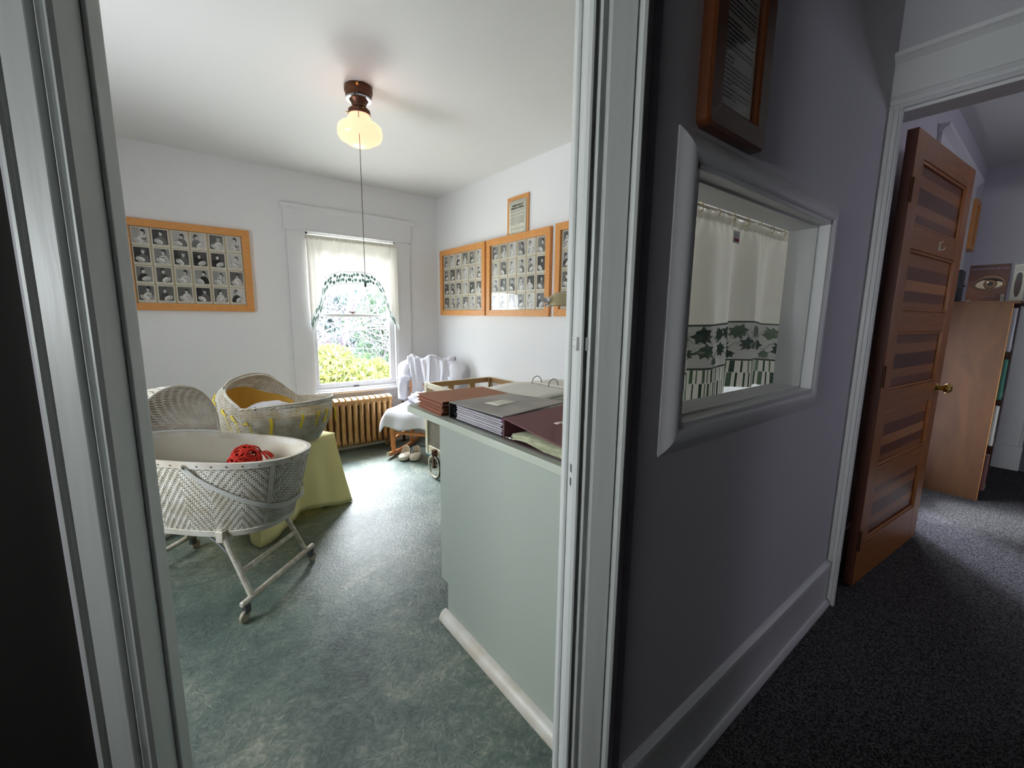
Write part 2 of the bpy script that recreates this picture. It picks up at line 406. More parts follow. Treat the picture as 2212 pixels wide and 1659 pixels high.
# diagonal wall: above the doorway and the slivers beside it
mb = MB()
def dbox(mb, s0, s1, d0, d1, z0, z1):
    c = dg((s0+s1)/2, (d0+d1)/2, (z0+z1)/2)
    return mb.obox(c, (TX*(s1-s0)/2, TY*(s1-s0)/2, 0), (NX*(d1-d0)/2, NY*(d1-d0)/2, 0), (0,0,(z1-z0)/2))
dbox(mb, OL-.02, OR_+.015, .018, .085, HT, 2.62); dbox(mb, SR+.012, OR_+.015, .018, .085, 0, HT); dbox(mb, OL-.02, SL-.012, .018, .085, 0, HT)
struct('wall_doorway', mb, M_wallh, smooth=0)
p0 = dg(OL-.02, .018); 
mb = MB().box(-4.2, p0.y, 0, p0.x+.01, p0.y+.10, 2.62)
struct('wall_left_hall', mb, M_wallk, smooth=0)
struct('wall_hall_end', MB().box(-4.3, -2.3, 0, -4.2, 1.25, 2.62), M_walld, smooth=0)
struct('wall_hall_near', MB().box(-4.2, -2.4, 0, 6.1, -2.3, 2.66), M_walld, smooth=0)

# end wall of the hall with doorway
DY0, DY1, DZ = -.44, .517, 2.11
struct('wall_end', wall_hole('x', XE, XE+.12, -2.3, YH, 0, 2.66, [(DY0, DY1, 0, DZ)]), M_wallh, smooth=0)
# neighbouring room
YB = .60
struct('wall_back_room', wall_hole('y', YB, YB+.1, XE+.12, 6.1, 0, 2.66, [(3.74, 5.05, .12, 2.27)]), M_wallh, smooth=0)
struct('wall_far_room', MB().box(5.8, -2.3, 0, 5.9, YB, 2.66), M_wallh, smooth=0)

# ------------------------------------------------------------------ trims
def trimset(mb, name, mats=M_trim, **k): return struct(name, mb, mats, **k)
# casing profile (across, projection) for the diagonal doorway: inner lip, bead, flat, outer bead
CW = OR_-SR
prof = [(0,-.002),(0,.010),(.006,.016),(.010,.016),(.013,.004),(.018,.003),(.020,.011),(.024,.014),(.028,.011),(.030,.003),(.036,.003),(.038,.016),(.040,.017),
        (.084,.017),(.086,.011),(.088,.011),(.090,.020),(.094,.024),(.100,.024),(.104,.018),(.104,-.002)]
def casing_piece(side):
    mb = MB()
    if side in ('L', 'R'):
        s0 = SR if side == 'R' else SL; sg = 1 if side == 'R' else -1
        mb.prism(prof, 0, HT+.10, lambda a, b, d: dg(s0+sg*a, .018-b, d))
    else:
        mb.prism(prof, SL-.104, SR+.104, lambda a, b, d: dg(d, .018-b-.0005, HT+a))
    return mb
t1 = thing('trim_1', kind='structure', loc=tuple(dg(0, 0))); 
obj('casing', casing_piece('L'), M_trimg, t1, smooth=25); obj('casing', casing_piece('R'), M_trimg, t1, smooth=25)
obj('casing', casing_piece('T'), M_trimg, t1, smooth=25)
# jambs with door stop
mb = MB(); dbox(mb, SR, SR+.014, .016, .095, 0, HT); obj('jamb', mb, M_trimg, t1, bevel=.002)
mb = MB(); dbox(mb, SL-.014, SL, .016, .095, 0, HT); obj('jamb', mb, M_trimg, t1, bevel=.002)
mb = MB(); dbox(mb, SL, SR, .016, .095, HT, HT+.014); obj('jamb', mb, M_trimg, t1)
mb = MB(); dbox(mb, SR-.009, SR, .060, .094, 0, HT); obj('door_stop', mb, M_trimg, t1, bevel=.003)
mb = MB(); dbox(mb, SL, SL+.009, .060, .094, 0, HT); obj('door_stop', mb, M_trimg, t1, bevel=.003)
# painted-over hinge leaf and strike holes
mb = MB(); dbox(mb, SR-.002, SR+.001, .016, .052, 1.235, 1.262); dbox(mb, SR-.004, SR+.026, .006, .017, 1.235, 1.262)
obj('hinge_leaf', mb, M_trimg, t1, bevel=.0015)
mb = MB()
for a, b in ((.022, 1.256), (.034, 1.256), (.022, 1.241), (.034, 1.241)): dbox(mb, SR-.0026, SR-.0015, a-.0012, a+.0012, b-.0012, b+.0012)
obj('screw_hole', mb, M_black, t1)
for z in (.958, .988):
    mb = MB(); dbox(mb, SR-.0014, SR+.0006, .020, .033, z-.0085, z+.0085); obj('strike_hole', mb, M_black, t1)
mb = MB(); dbox(mb, SR-.001, SR+.001, .017, .046, .93, 1.01); obj('strike_plate', mb, M_trimg, t1, bevel=.001)

# hall window: viewing window between hall and nursery
w2 = thing('window_2', kind='structure', loc=(1.32, YH, HZ0))
tw = .060
def rounded(mb, pts):     # half-round moulding around a rectangle in the wall plane, mitred
    prof2 = [(0,0),(0,.012),(.004,.016),(.012,.019),(.024,.0195),(.036,.017),(.048,.011),(tw,.003),(tw,0)]
    for i in range(4):
        a, b = pts[i], pts[(i+1) % 4]; oa, ob = pts[i+4], pts[(i+1) % 4+4]
        vs = []
        for A, OA in ((a, oa), (b, ob)):
            for u, h in prof2: vs.append((A[0]+(OA[0]-A[0])*u/tw, YH-h, A[1]+(OA[1]-A[1])*u/tw))
        k = len(prof2); mb.add(vs, [(j, j+1, k+j+1, k+j) for j in range(k-1)])
    return mb
inn = [(HX0,HZ0),(HX1,HZ0),(HX1,HZ1),(HX0,HZ1)]; out = [(HX0-tw,HZ0-tw),(HX1+tw,HZ0-tw),(HX1+tw,HZ1+tw),(HX0-tw,HZ1+tw)]
obj('window_moulding', rounded(MB(), inn+out), M_trim, w2, smooth=50)
mb = MB()   # reveal lining
g = .012
mb.box(HX0, YH-.012, HZ0, HX0+g, YHI+.012, HZ1); mb.box(HX1-g, YH-.012, HZ0, HX1, YHI+.012, HZ1)
mb.box(HX0, YH-.012, HZ1-g, HX1, YHI+.012, HZ1); mb.box(HX0, YH-.014, HZ0, HX1, YHI+.012, HZ0+g)
obj('window_frame', mb, M_trim, w2, bevel=.0015)
mb = MB()
for a, b, c, d in ((HX0+g,HZ0+g,HX0+g+.006,HZ1-g),(HX1-g-.006,HZ0+g,HX1-g,HZ1-g),(HX0+g,HZ1-g-.006,HX1-g,HZ1-g),(HX0+g,HZ0+g,HX1-g,HZ0+g+.006)):
    mb.box(a, .553, b, c, YHI+.010, d)
obj('glazing_stop', mb, M_trim, w2)
obj('pane', MB().box(HX0+.005, .5495, HZ0+.005, HX1-.005, .5525, HZ1-.005), M_pane, w2)

# baseboard of the hall wall
def baseboard(name, prof, a0, a1, fr, m=M_trim): return struct(name, MB().prism(prof, a0, a1, fr), m, smooth=30)
bp = [(0,0),(.030,0),(.030,.012),(.022,.026),(.016,.028),(.016,.180),(.019,.190),(.017,.206),(.008,.216),(0,.218)]
baseboard('baseboard_hall', bp, .775, XE-.022, lambda a, b, d: (d, YH-a, b))
# far wall baseboard in nursery (behind the radiator) and others
bp2 = [(0,0),(.016,0),(.016,.15),(.010,.17),(0,.175)]
baseboard('baseboard_far', bp2, -1.05, XR, lambda a, b, d: (d, YF-a, b))
baseboard('baseboard_right', bp2, 1.9, YF-.016, lambda a, b, d: (XR-a, d, b))

# casing of the wooden door opening (hall side)
t2 = thing('trim_2', kind='structure', loc=(XE, 0, 0))
cprof = [(0,0),(0,.012),(.012,.020),(.016,.010),(.020,.010),(.026,.018),(.040,.020),(.044,.012),(.052,.012),(.060,.018),(.085,.020),(.085,0)]
mb = MB().prism([(u*.5, h) for u, h in cprof], 0, DZ, lambda a, b, d: (XE-b, .487+a, d)); obj('casing', mb, M_trim, t2, smooth=25)
mb = MB().prism(cprof, 0, DZ, lambda a, b, d: (XE-b, DY0-a, d)); obj('casing', mb, M_trim, t2, smooth=25)
mb = MB().prism([(0,0),(0,.014),(.010,.022),(.018,.012),(.030,.020),(.040,.012),(.046,.022),(.046,0)], DY0-.1, YH, lambda a, b, d: (XE-b, d, DZ+a)); obj('head_moulding', mb, M_trim, t2, smooth=25)
obj('frieze_board', MB().box(XE-.018, DY0-.1, DZ+.046, XE, YH, 2.275), M_trim, t2)
mb = MB().prism([(0,0),(0,.020),(.012,.030),(.020,.042),(.034,.044),(.040,.030),(.040,0)], DY0-.12, YH, lambda a, b, d: (XE-b, d, 2.272+a)); obj('cap_moulding', mb, M_trim, t2, smooth=25)
mb = MB(); mb.box(XE, DY1-.004, 0, XE+.12, DY1, DZ); mb.box(XE, DY0, 0, XE+.12, DY0+.012, DZ); mb.box(XE, DY0, DZ-.012, XE+.12, DY1, DZ)
obj('jamb', mb, M_trim, t2)

# ------------------------------------------------------------------ nursery window
w1 = thing('window_1', kind='structure', loc=(1.37, YF, WZ0))
mb = MB(); mb.box(.812, YF-.020, WZ0-.02, WX0, YF, WZ1); obj('casing', mb, M_trim, w1, bevel=.002)
mb = MB(); mb.box(WX1, YF-.020, WZ0-.02, 1.928, YF, WZ1); obj('casing', mb, M_trim, w1, bevel=.002)
mb = MB(); mb.box(.795, YF-.022, WZ1+.012, 1.945, YF, 2.185); mb.box(.790, YF-.028, WZ1, 1.950, YF, WZ1+.014); obj('head_casing', mb, M_trim, w1, bevel=.002)
mb = MB().prism([(0,0),(.022,0),(.030,.010),(.045,.022),(.050,.040),(.046,.044),(0,.044)], .770, 1.970, lambda a, b, d: (d, YF-a, 2.178+b)); obj('crown_moulding', mb, M_trim, w1, smooth=25)
mb = MB(); mb.box(.80, YF-.055, WZ0-.024, 1.94, YF, WZ0); obj('window_sill', mb, M_trim, w1, bevel=.004)
mb = MB(); mb.box(.82, YF-.018, WZ0-.11, 1.92, YF, WZ0-.024); obj('apron', mb, M_trim, w1, bevel=.002)
mb = MB()   # jamb lining and outer frame
mb.box(WX0, YF-.012, WZ0, WX0+.018, YF+.16, WZ1); mb.box(WX1-.018, YF-.012, WZ0, WX1, YF+.16, WZ1)
mb.box(WX0, YF-.012, WZ1-.018, WX1, YF+.16, WZ1); mb.box(WX0, YF+.01, WZ0, WX1, YF+.16, WZ0+.02)
obj('window_frame', mb, M_trim, w1, bevel=.002)
mr = 1.292
def sash(y0, z0, z1, st, br, tr):
    mb = MB(); a, b = WX0+.018, WX1-.018
    mb.box(a, y0, z0, a+st, y0+.035, z1); mb.box(b-st, y0, z0, b, y0+.035, z1); mb.box(a+st, y0, z0, b-st, y0+.035, z0+br); mb.box(a+st, y0, z1-tr, b-st, y0+.035, z1)
    return mb
s1 = obj('sash', sash(YF+.035, WZ0+.012, mr+.015, .045, .058, .028), M_trim, w1, bevel=.003)
s2 = obj('sash', sash(YF+.075, mr-.010, WZ1-.018, .045, .028, .05), M_trim, w1, bevel=.003)
for o_, y, z0, z1 in ((s1, YF+.052, .65, 1.28), (s2, YF+.092, 1.31, 1.945)):
    obj('pane', MB().box(WX0+.06, y-.0015, z0, WX1-.06, y+.0015, z1), M_pane, o_)
mb = MB().lathe([(0,0),(.016,0),(.016,.006),(.007,.010),(.007,.018),(0,.018)], (1.36, YF+.05, mr+.016), 14); mb.box(1.325, YF+.044, mr+.028, 1.385, YF+.056, mr+.036)
obj('sash_lock', mb, M_bronze, w1)
mb = MB().box(1.335, YF+.028, .600, 1.385, YF+.036, .618); mb.box(1.342, YF+.020, .600, 1.378, YF+.030, .606); obj('sash_lift', mb, M_steelg, w1, bevel=.002)

# leaf print polygons -------------------------------------------------
IVY = [(0,-.5),(.18,-.42),(.42,-.5),(.36,-.22),(.56,.02),(.30,.10),(.26,.36),(.10,.26),(0,.62),(-.12,.26),(-.30,.38),(-.30,.10),(-.56,.04),(-.36,-.20),(-.44,-.48),(-.16,-.40)]
def leaf_on(mb, surf, s, t, size_s, size_t, ang, idx):
    """flat printed leaf mapped on surface surf(s,t)->Vector, slightly in front"""
    mb.cur = idx; ca, sa = cos(ang), sin(ang)
    pts = [surf(s, t)]+[surf(s+(x*ca-y*sa)*size_s, t+(x*sa+y*ca)*size_t) for x, y in IVY]
    n = len(IVY); mb.add(pts, [(0, i+1, (i+1) % n+1) for i in range(n)])

# valance over the nursery window
vbx = [.958,1.0,1.05,1.075,1.10,1.15,1.24,1.37,1.51,1.58,1.625,1.66,1.73,1.785]
vtop = [1.25,1.33,1.43,1.53,1.62,1.66,1.690,1.697,1.694,1.66,1.58,1.46,1.31,1.215]      # upper line of the printed border
vbot = [1.13,1.20,1.29,1.36,1.47,1.545,1.570,1.577,1.572,1.555,1.48,1.36,1.25,1.15]
def interp(x, X, Y):
    if x <= X[0]: return Y[0]
    for i in range(len(X)-1):
        if x <= X[i+1]: return Y[i]+(Y[i+1]-Y[i])*(x-X[i])/(X[i+1]-X[i])
    return Y[-1]
def vsurf(x, z, off=0):
    k = min(1, max(0, (1.97-z)/.3)); d = .012+.006*k
    fold = sin(x*52)*.9+sin(x*29+1.3)*1.2+sin(x*111)*.35
    if z > 1.93: fold = sin(x*150)*.8
    return Vector((x, YF-.035+fold*d*(.4+.6*k)-off, z))
va = thing('curtain', 'cream muslin swag valance with ivy border over the nursery window', 'curtain', (1.37, YF-.035, 1.97))
mb = MB().grid(lambda u, v: vsurf(.958+.827*u, 1.985+(interp(.958+.827*u, vbx, vtop)-1.985)*v), 110, 12)
obj('valance', mb, M_curtainw, va, smooth=180)
mb = MB().grid(lambda u, v: vsurf(.958+.827*u, interp(.958+.827*u, vbx, vtop)*(1-v)+interp(.958+.827*u, vbx, vbot)*v, .002+.004*v), 110, 4)
obj('border', mb, M_borderw, va, smooth=180)
def vmap(s, t): x = .958+.827*s; return vsurf(x, interp(x, vbx, vtop)*(1-t)+interp(x, vbx, vbot)*t, .0062)
mb = MB(); random.seed(3)
for i in range(34):
    for r in range(2):
        s = (i+.3+random.uniform(-.2,.2)+.5*r)/35; leaf_on(mb, vmap, s, .28+.36*r+random.uniform(-.07,.07), .030*random.uniform(.7,1.1), .30, random.uniform(0,6), random.choice([0,0,1,1,2]))
obj('ivy_print', mb, [M_vl1, M_vl2, M_vl3], va, smooth=0)
mb = MB()
for t0, t1 in ((0,.035),(.84,.865),(.93,.955)): mb.grid(lambda u, v: vmap(u, t0+(t1-t0)*v), 100, 1)
obj('border_line', mb, M_line, va, smooth=0)
mb = MB().tube([(.955,YF-.032,1.962),(1.787,YF-.032,1.962)], .006); obj('curtain_rod', mb, M_chrome, va)
mb = MB().grid(lambda u, v: vsurf(.96+.82*u, 1.945+.025*v+.010*abs(sin(u*63)), .012), 120, 1); obj('gathered_header', mb, M_curtain, va, smooth=180)

# curtains behind the hall window ------------------------------------
CZT, CZB = 1.612, 1.052
def csurf(x, z, off=0, amp=1.0):
    k = (CZT-z)/(CZT-CZB)
    f = sin(x*26+.5)*.026+sin(x*47)*.012
    if z > 1.585: f = sin(x*170)*.006+f*.4
    return Vector((x, .692+f*amp*(.5+.7*k)-off, z+.012*sin(x*9)*k))
def panel(x0, x1, tilt, name_parent):
    def S(s, t, off=0): # t 0 top..1 bottom
        x = x0+(x1-x0)*s + tilt*t*(s-.5)*2
        return csurf(x, CZT+(CZB-CZT)*t, off)
    n = int((x1-x0)*170)
    obj('cloth_panel', MB().grid(lambda u, v: S(u, v), n, 22), M_curtain, name_parent, smooth=180)
    tb, tm, te = .585, .825, .905
    obj('printed_band', MB().grid(lambda u, v: S(u, tb+(tm-tb)*v, .0012), n, 4), M_border, name_parent, smooth=180)
    mb = MB()
    for a, b in ((tb-.006, tb+.004), (tm-.006, tm+.005)): mb.grid(lambda u, v: S(u, a+(b-a)*v, .0022), n, 1)
    obj('border_line', mb, M_line, name_parent, smooth=0)
    mb = MB(); k = 0; xx = 0; random.seed(int(x0*100))
    for (ta, tc_, idx0) in ((tm+.006, te, 0), (te+.002, 1.0, 1)):
        random.seed(5); xx = .004
        while xx < (x1-x0):
            wd = random.choice([.003,.004,.007,.010]); s0 = xx/(x1-x0); s1 = min(1, (xx+wd)/(x1-x0)); mb.cur = random.choice([0,1,1,2]) if idx0 == 0 else random.choice([0,0,1])
            mb.grid(lambda u, v: S(s0+(s1-s0)*u, ta+(tc_-ta)*v, .003), 2, 3); xx += wd+random.choice([.006,.008,.011])
    obj('stripe_print', mb, [M_leafd, M_leafm, M_leafl], name_parent, smooth=0)
    mb = MB(); random.seed(11+int(x0*10)); W = x1-x0; q = int(W/.062)
    for i in range(q+1):
        for r, tt in enumerate((.645, .735, .785)):
            if r == 2 and i % 2: continue
            s = (i*.062+.02*r+random.uniform(-.008,.008))/W
            if .02 < s < .98: leaf_on(mb, lambda a, b: S(a, b, .0026), s, tt+random.uniform(-.012,.012), (.050 if r < 2 else .032)/W*random.uniform(.8,1.15), (.084 if r < 2 else .056)*random.uniform(.8,1.1), random.uniform(0,6.28), random.choice([0,0,1,2]))
    obj('ivy_print', mb, [M_leafd, M_leafm, M_leafl], name_parent, smooth=0)
    mb = MB()
    for j in range(2):
        pts = [S(u/60, .665+.07*j+.022*sin(u*.9+j*2), .0030) for u in range(61)]
        mb.tube(pts, .0009, 4)
    obj('vine_print', mb, M_vine, name_parent)
    mb = MB().grid(lambda u, v: S(u, -.012+.052*v+(.006*sin(u*W*130) if v == 0 else 0), .002+.004*abs(sin(u*W*90))), int(n*1.5), 2)
    obj('gathered_header', mb, M_curtain, name_parent, smooth=180)
hc1 = thing('curtain', 'cream cafe curtain panel with ivy band, left half of hall viewing window', 'curtain', (1.17, .69, CZT), group='cafe curtains behind the viewing window')
panel(.80, 1.465, .0, hc1)
hc2 = thing('curtain', 'cream cafe curtain panel with ivy band, right half of hall viewing window', 'curtain', (1.65, .69, CZT), group='cafe curtains behind the viewing window')
panel(1.485, 1.845, .015, hc2)
tg = MB().box(1.385, .665, 1.535, 1.425, .6665, 1.572); to = obj('care_tag', tg, M_paper, hc1)
obj('tag_print', MB().box(1.392, .6635, 1.540, 1.420, .6645, 1.548), mat('tag_red', (168,40,80), .8), to)
rod = thing('curtain_rod', 'thin white curtain rod with wire rings above the cafe curtains', 'curtain rod', (1.33, .69, 1.622))
obj('rod', MB().tube([(.80,.69,1.624),(1.90,.69,1.624)], .005), M_steelw, rod)
for i in range(10):
    x = .93+i*.098
    obj('ring', MB().tube([(x, .69+.010*cos(a*pi/6), 1.618+.013*sin(a*pi/6)) for a in range(12)], .0013, 5, closed=True), M_brass, rod)

# ================================================================== WOODEN DOOR (opened into the neighbouring room)
d1 = thing('door_1', kind='structure', loc=(2.515, .477, 0), rz=atan2(.397-.477, 3.446-2.515))
DW, DH, DT = .932, 2.10, .040
def dobj(name, mb, m, **k): return obj(name, mb, m, d1, world=False, **k)
st = .112
mb = MB().box(0, 0, .012, st, DT, DH); dobj('stile', mb, M_firv, bevel=.002)
mb = MB().box(DW-st, 0, .012, DW, DT, DH); dobj('stile', mb, M_firv, bevel=.002)
mb = MB().box(-.0012, .001, .012, .0002, DT-.001, DH); dobj('hinge_edge', mb, M_firdk)
zs = []; ph = .276; z = .235
rails = [(.012, .225)]
for i in range(5):
    zs.append((rails[-1][1], rails[-1][1]+ph)); z = rails[-1][1]+ph; rails.append((z, z+.098 if i < 4 else DH))
for a, b in rails: dobj('rail', MB().box(st, .0005, a, DW-st, DT-.0005, b), M_fir, bevel=.002)
dobj('bottom_fill', MB().box(st, .001, .012, DW-st, DT-.001, .02), M_fir)
bandc = [((100,52,30),(120,64,36)), ((164,102,46),(184,120,60)), ((86,42,26),(102,52,30)), ((146,88,46),(162,102,56)), ((98,52,38),(120,66,44)), ((170,112,60),(186,124,70))]
for i, (a, b) in enumerate(zs):
    mb = MB(); 
    hs = [0, .16, .34, .52, .74, 1] if i % 2 else [0, .2, .36, .62, .8, 1]
    for k in range(5):
        mb.cur = (k*2+i*3+k*k) % 6; mb.box(st-.004, .014, a+(b-a)*hs[k], DW-st+.004, DT-.014, a+(b-a)*hs[k+1])
    bm_ = []
    for k, (c1, c2) in enumerate(bandc):
        nm = 'fir_band_%d' % k
        if nm not in MATS: wood(nm, c1, c2, (1.2,20,30), .35, 2.5, coat=.3)
        bm_.append(MATS[nm])
    dobj('door_panel', mb, bm_, smooth=0)
    # bead around the panel
    mb = MB()
    for y0, y1 in ((.004,.014),(DT-.014,DT-.004)):
        mb.box(st, y0, a, st+.014, y1, b); mb.box(DW-st-.014, y0, a, DW-st, y1, b); mb.box(st, y0, a, DW-st, y1, a+.014); mb.box(st, y0, b-.014, DW-st, y1, b)
    dobj('panel_bead', mb, M_fir, bevel=.004)
kz = .930
prof_k = [(0,.062),(.018,.062),(.027,.052),(.029,.044),(.024,.034),(.013,.026),(.011,.012),(.024,.008),(.027,0),(0,0)]
dobj('knob', MB().lathe([(r, -h) for r, h in prof_k], (DW-.058, 0, kz), 20, 'y'), M_brass)
dobj('knob', MB().lathe([(r, h) for r, h in prof_k], (DW-.058, DT, kz), 20, 'y'), M_brass)
dobj('latch_plate', MB().box(DW-.001, .010, kz-.04, DW+.0015, DT-.010, kz+.04), M_brass)
mb = MB().box(.502, -.005, 1.645, .514, 0, 1.69); mb.tube([(.508,-.004,1.655),(.508,-.012,1.650),(.508,-.020,1.652),(.508,-.023,1.662)], .0028, 8); mb.tube([(.508,-.004,1.685),(.508,-.014,1.692)], .003, 8)
dobj('coat_hook', mb, M_steelw)
for z in (.25, 1.05, 1.85): dobj('hinge', MB().tube([(-.008, -.004, z-.05), (-.008, -.004, z+.05)], .007, 10), M_bronze)

cb = thing('dark_coat', 'black coat hanging in the gap behind the open wooden door', 'coat', (2.50, .56, .15))
obj('coat', MB().grid(lambda u, v: Vector((2.495+.060*cos(2*pi*u)+.02*sin(v*9)*v, .562+.026*sin(2*pi*u)*(.5+.5*v), 1.92-1.80*v)), 24, 20, closeu=True), mat('black_wool', (12,11,12), .95), cb, smooth=180)
obj('peg', MB().tube([(2.50,.60,1.93),(2.50,.555,1.93)], .008, 8), M_bronze, cb)
# casing of the window in the neighbouring room, seen over the door
w3 = thing('window_3', kind='structure', loc=(4.45, YB, .9))
mb = MB(); mb.box(3.62, YB-.02, .10, 3.74, YB, 2.28); obj('casing', mb, M_trim, w3, bevel=.003)
mb = MB(); mb.box(5.05, YB-.02, .10, 5.19, YB, 2.28); obj('casing', mb, M_trim, w3, bevel=.003)
mb = MB(); mb.box(3.60, YB-.022, 2.28, 5.21, YB, 2.39); obj('head_casing', mb, M_trim, w3, bevel=.003)
mb = MB().prism([(0,0),(.022,0),(.030,.012),(.048,.024),(.054,.040),(0,.044)], 3.58, 5.24, lambda a, b, d: (d, YB-a, 2.385+b)); obj('crown_moulding', mb, M_trim, w3, smooth=25)
mb = MB(); mb.box(3.60, YB-.03, .10, 5.21, YB, .12); obj('window_sill', mb, M_trim, w3, bevel=.003)
obj('added_blind', MB().box(3.74, YB+.05, 1.30, 5.05, YB+.055, 2.27).box(4.22, YB+.056, .12, 5.05, YB+.061, 1.40), mat('added_blind_cloth', (92,88,84), .9), w3)  # unseen blind, added to hold back daylight through this opening
struct('baseboard_back', MB().prism(bp2, XE+.12, 5.8, lambda a, b, d: (d, YB-a, b)), M_trim, smooth=30)
# door casing in the far wall with its plinth block
t3 = thing('trim_3', kind='structure', loc=(5.8, .2, 0))
obj('casing', MB().box(5.775, .09, .21, 5.80, .25, 2.15), M_trim, t3, bevel=.004)
obj('plinth_block', MB().box(5.765, .085, 0, 5.80, .265, .22), M_trim, t3, bevel=.004)
obj('casing_bead', MB().tube([(5.775,.10,.22),(5.775,.10,2.15)], .010, 8), M_trim, t3)
struct('door_2', MB().box(5.772, -.75, .01, 5.798, .088, 2.12), mat('grey_blue_door', (88,92,104), .5), smooth=0, bevel=.003)
struct('baseboard_far_room', MB().box(5.78, .265, 0, 5.80, YB, .18), M_trim, smooth=0)

# ================================================================== BOOKCASE AND WHAT STANDS ON IT
bx0, bx1, by0, by1, bh = 4.545, 5.35, .235, .575, 1.43
bc = thing('bookcase', 'tall plywood bookcase with a plain side standing behind the wooden door', 'bookcase', ((bx0+bx1)/2, (by0+by1)/2, 0))
obj('side_panel', MB().box(bx0, by0, 0, bx0+.02, by1, bh), M_ply, bc, bevel=.001)
obj('side_panel', MB().box(bx1-.02, by0, 0, bx1, by1, bh), M_ply, bc, bevel=.001)
obj('top', MB().box(bx0-.004, by0-.035, bh, bx1+.004, by1, bh+.018), M_ply, bc, bevel=.001)
obj('back_panel', MB().box(bx0+.02, by1-.008, 0, bx1-.02, by1, bh), M_ply, bc)
obj('edge_strip', MB().box(bx0, by0-.004, 0, bx0+.02, by0, bh), M_plyedge, bc)
shz = [.06, .40, .74, 1.08]
for z in shz: obj('shelf', MB().box(bx0+.02, by0, z, bx1-.02, by1-.008, z+.018), M_ply, bc)
def book(x0, x1, y0, y1, z0, z1, m, label, axis='x', cat='book', mark=None, group=None):
    """hardback: two covers, spine on the -y side, page block"""
    t = thing('book', label, cat, ((x0+x1)/2, (y0+y1)/2, z0), group=group)
    obj('cover', MB().box(x0, y0, z0, x0+.003, y1, z1).box(x1-.003, y0, z0, x1, y1, z1).box(x0, y0, z0, x1, y0+.003, z1), m, t, bevel=.0008)
    obj('pages', MB().box(x0+.003, y0+.003, z0+.003, x1-.003, y1-.004, z1-.003), M_paper, t)
    if mark: obj('spine_label', MB().box(x0+.004, y0-.0012, z0+.02, x1-.004, y0, z0+.05), mark, t)
    return t
x = bx0+.022
specs = [[(.035,.30,(150,150,158),'white lidded reference book on the upper shelf of the bookcase'),(.03,.26,(96,40,40),'dark red book on the upper shelf beside the white one'),(.04,.24,(40,52,84),'navy blue book on the upper shelf, third from the side panel')],
         [(.05,.285,(40,104,88),'thick teal green book on the second shelf down'),(.03,.25,(180,150,80),'mustard book beside the teal green book'),(.04,.27,(70,70,74),'charcoal book two places from the teal green one')],
         [(.045,.29,(190,190,184),'pale book with black drawings on the spine, third shelf down'),(.035,.26,(120,60,50),'brick coloured book beside the pale drawn one'),(.03,.24,(60,90,120),'blue book on the third shelf down')],
         [(.04,.27,(96,60,56),'dull brown book on the bottom shelf'),(.03,.25,(190,160,70),'yellow book on the bottom shelf'),(.05,.28,(60,66,60),'dark green book on the bottom shelf')]]
for r, row in enumerate(specs):
    z = shz[3-r]+.018; x = bx0+.0225
    for k, (w_, h_, c, lab) in enumerate(row):
        book(x, x+w_, by0+.0-(.028 if k == 0 else -.02), by0+.22, z, z+h_, mat('book_%d_%d' % (r, k), c, .6), lab, mark=M_paper if k != 2 else None, group='books on the bookcase shelves')
        x += w_+.003

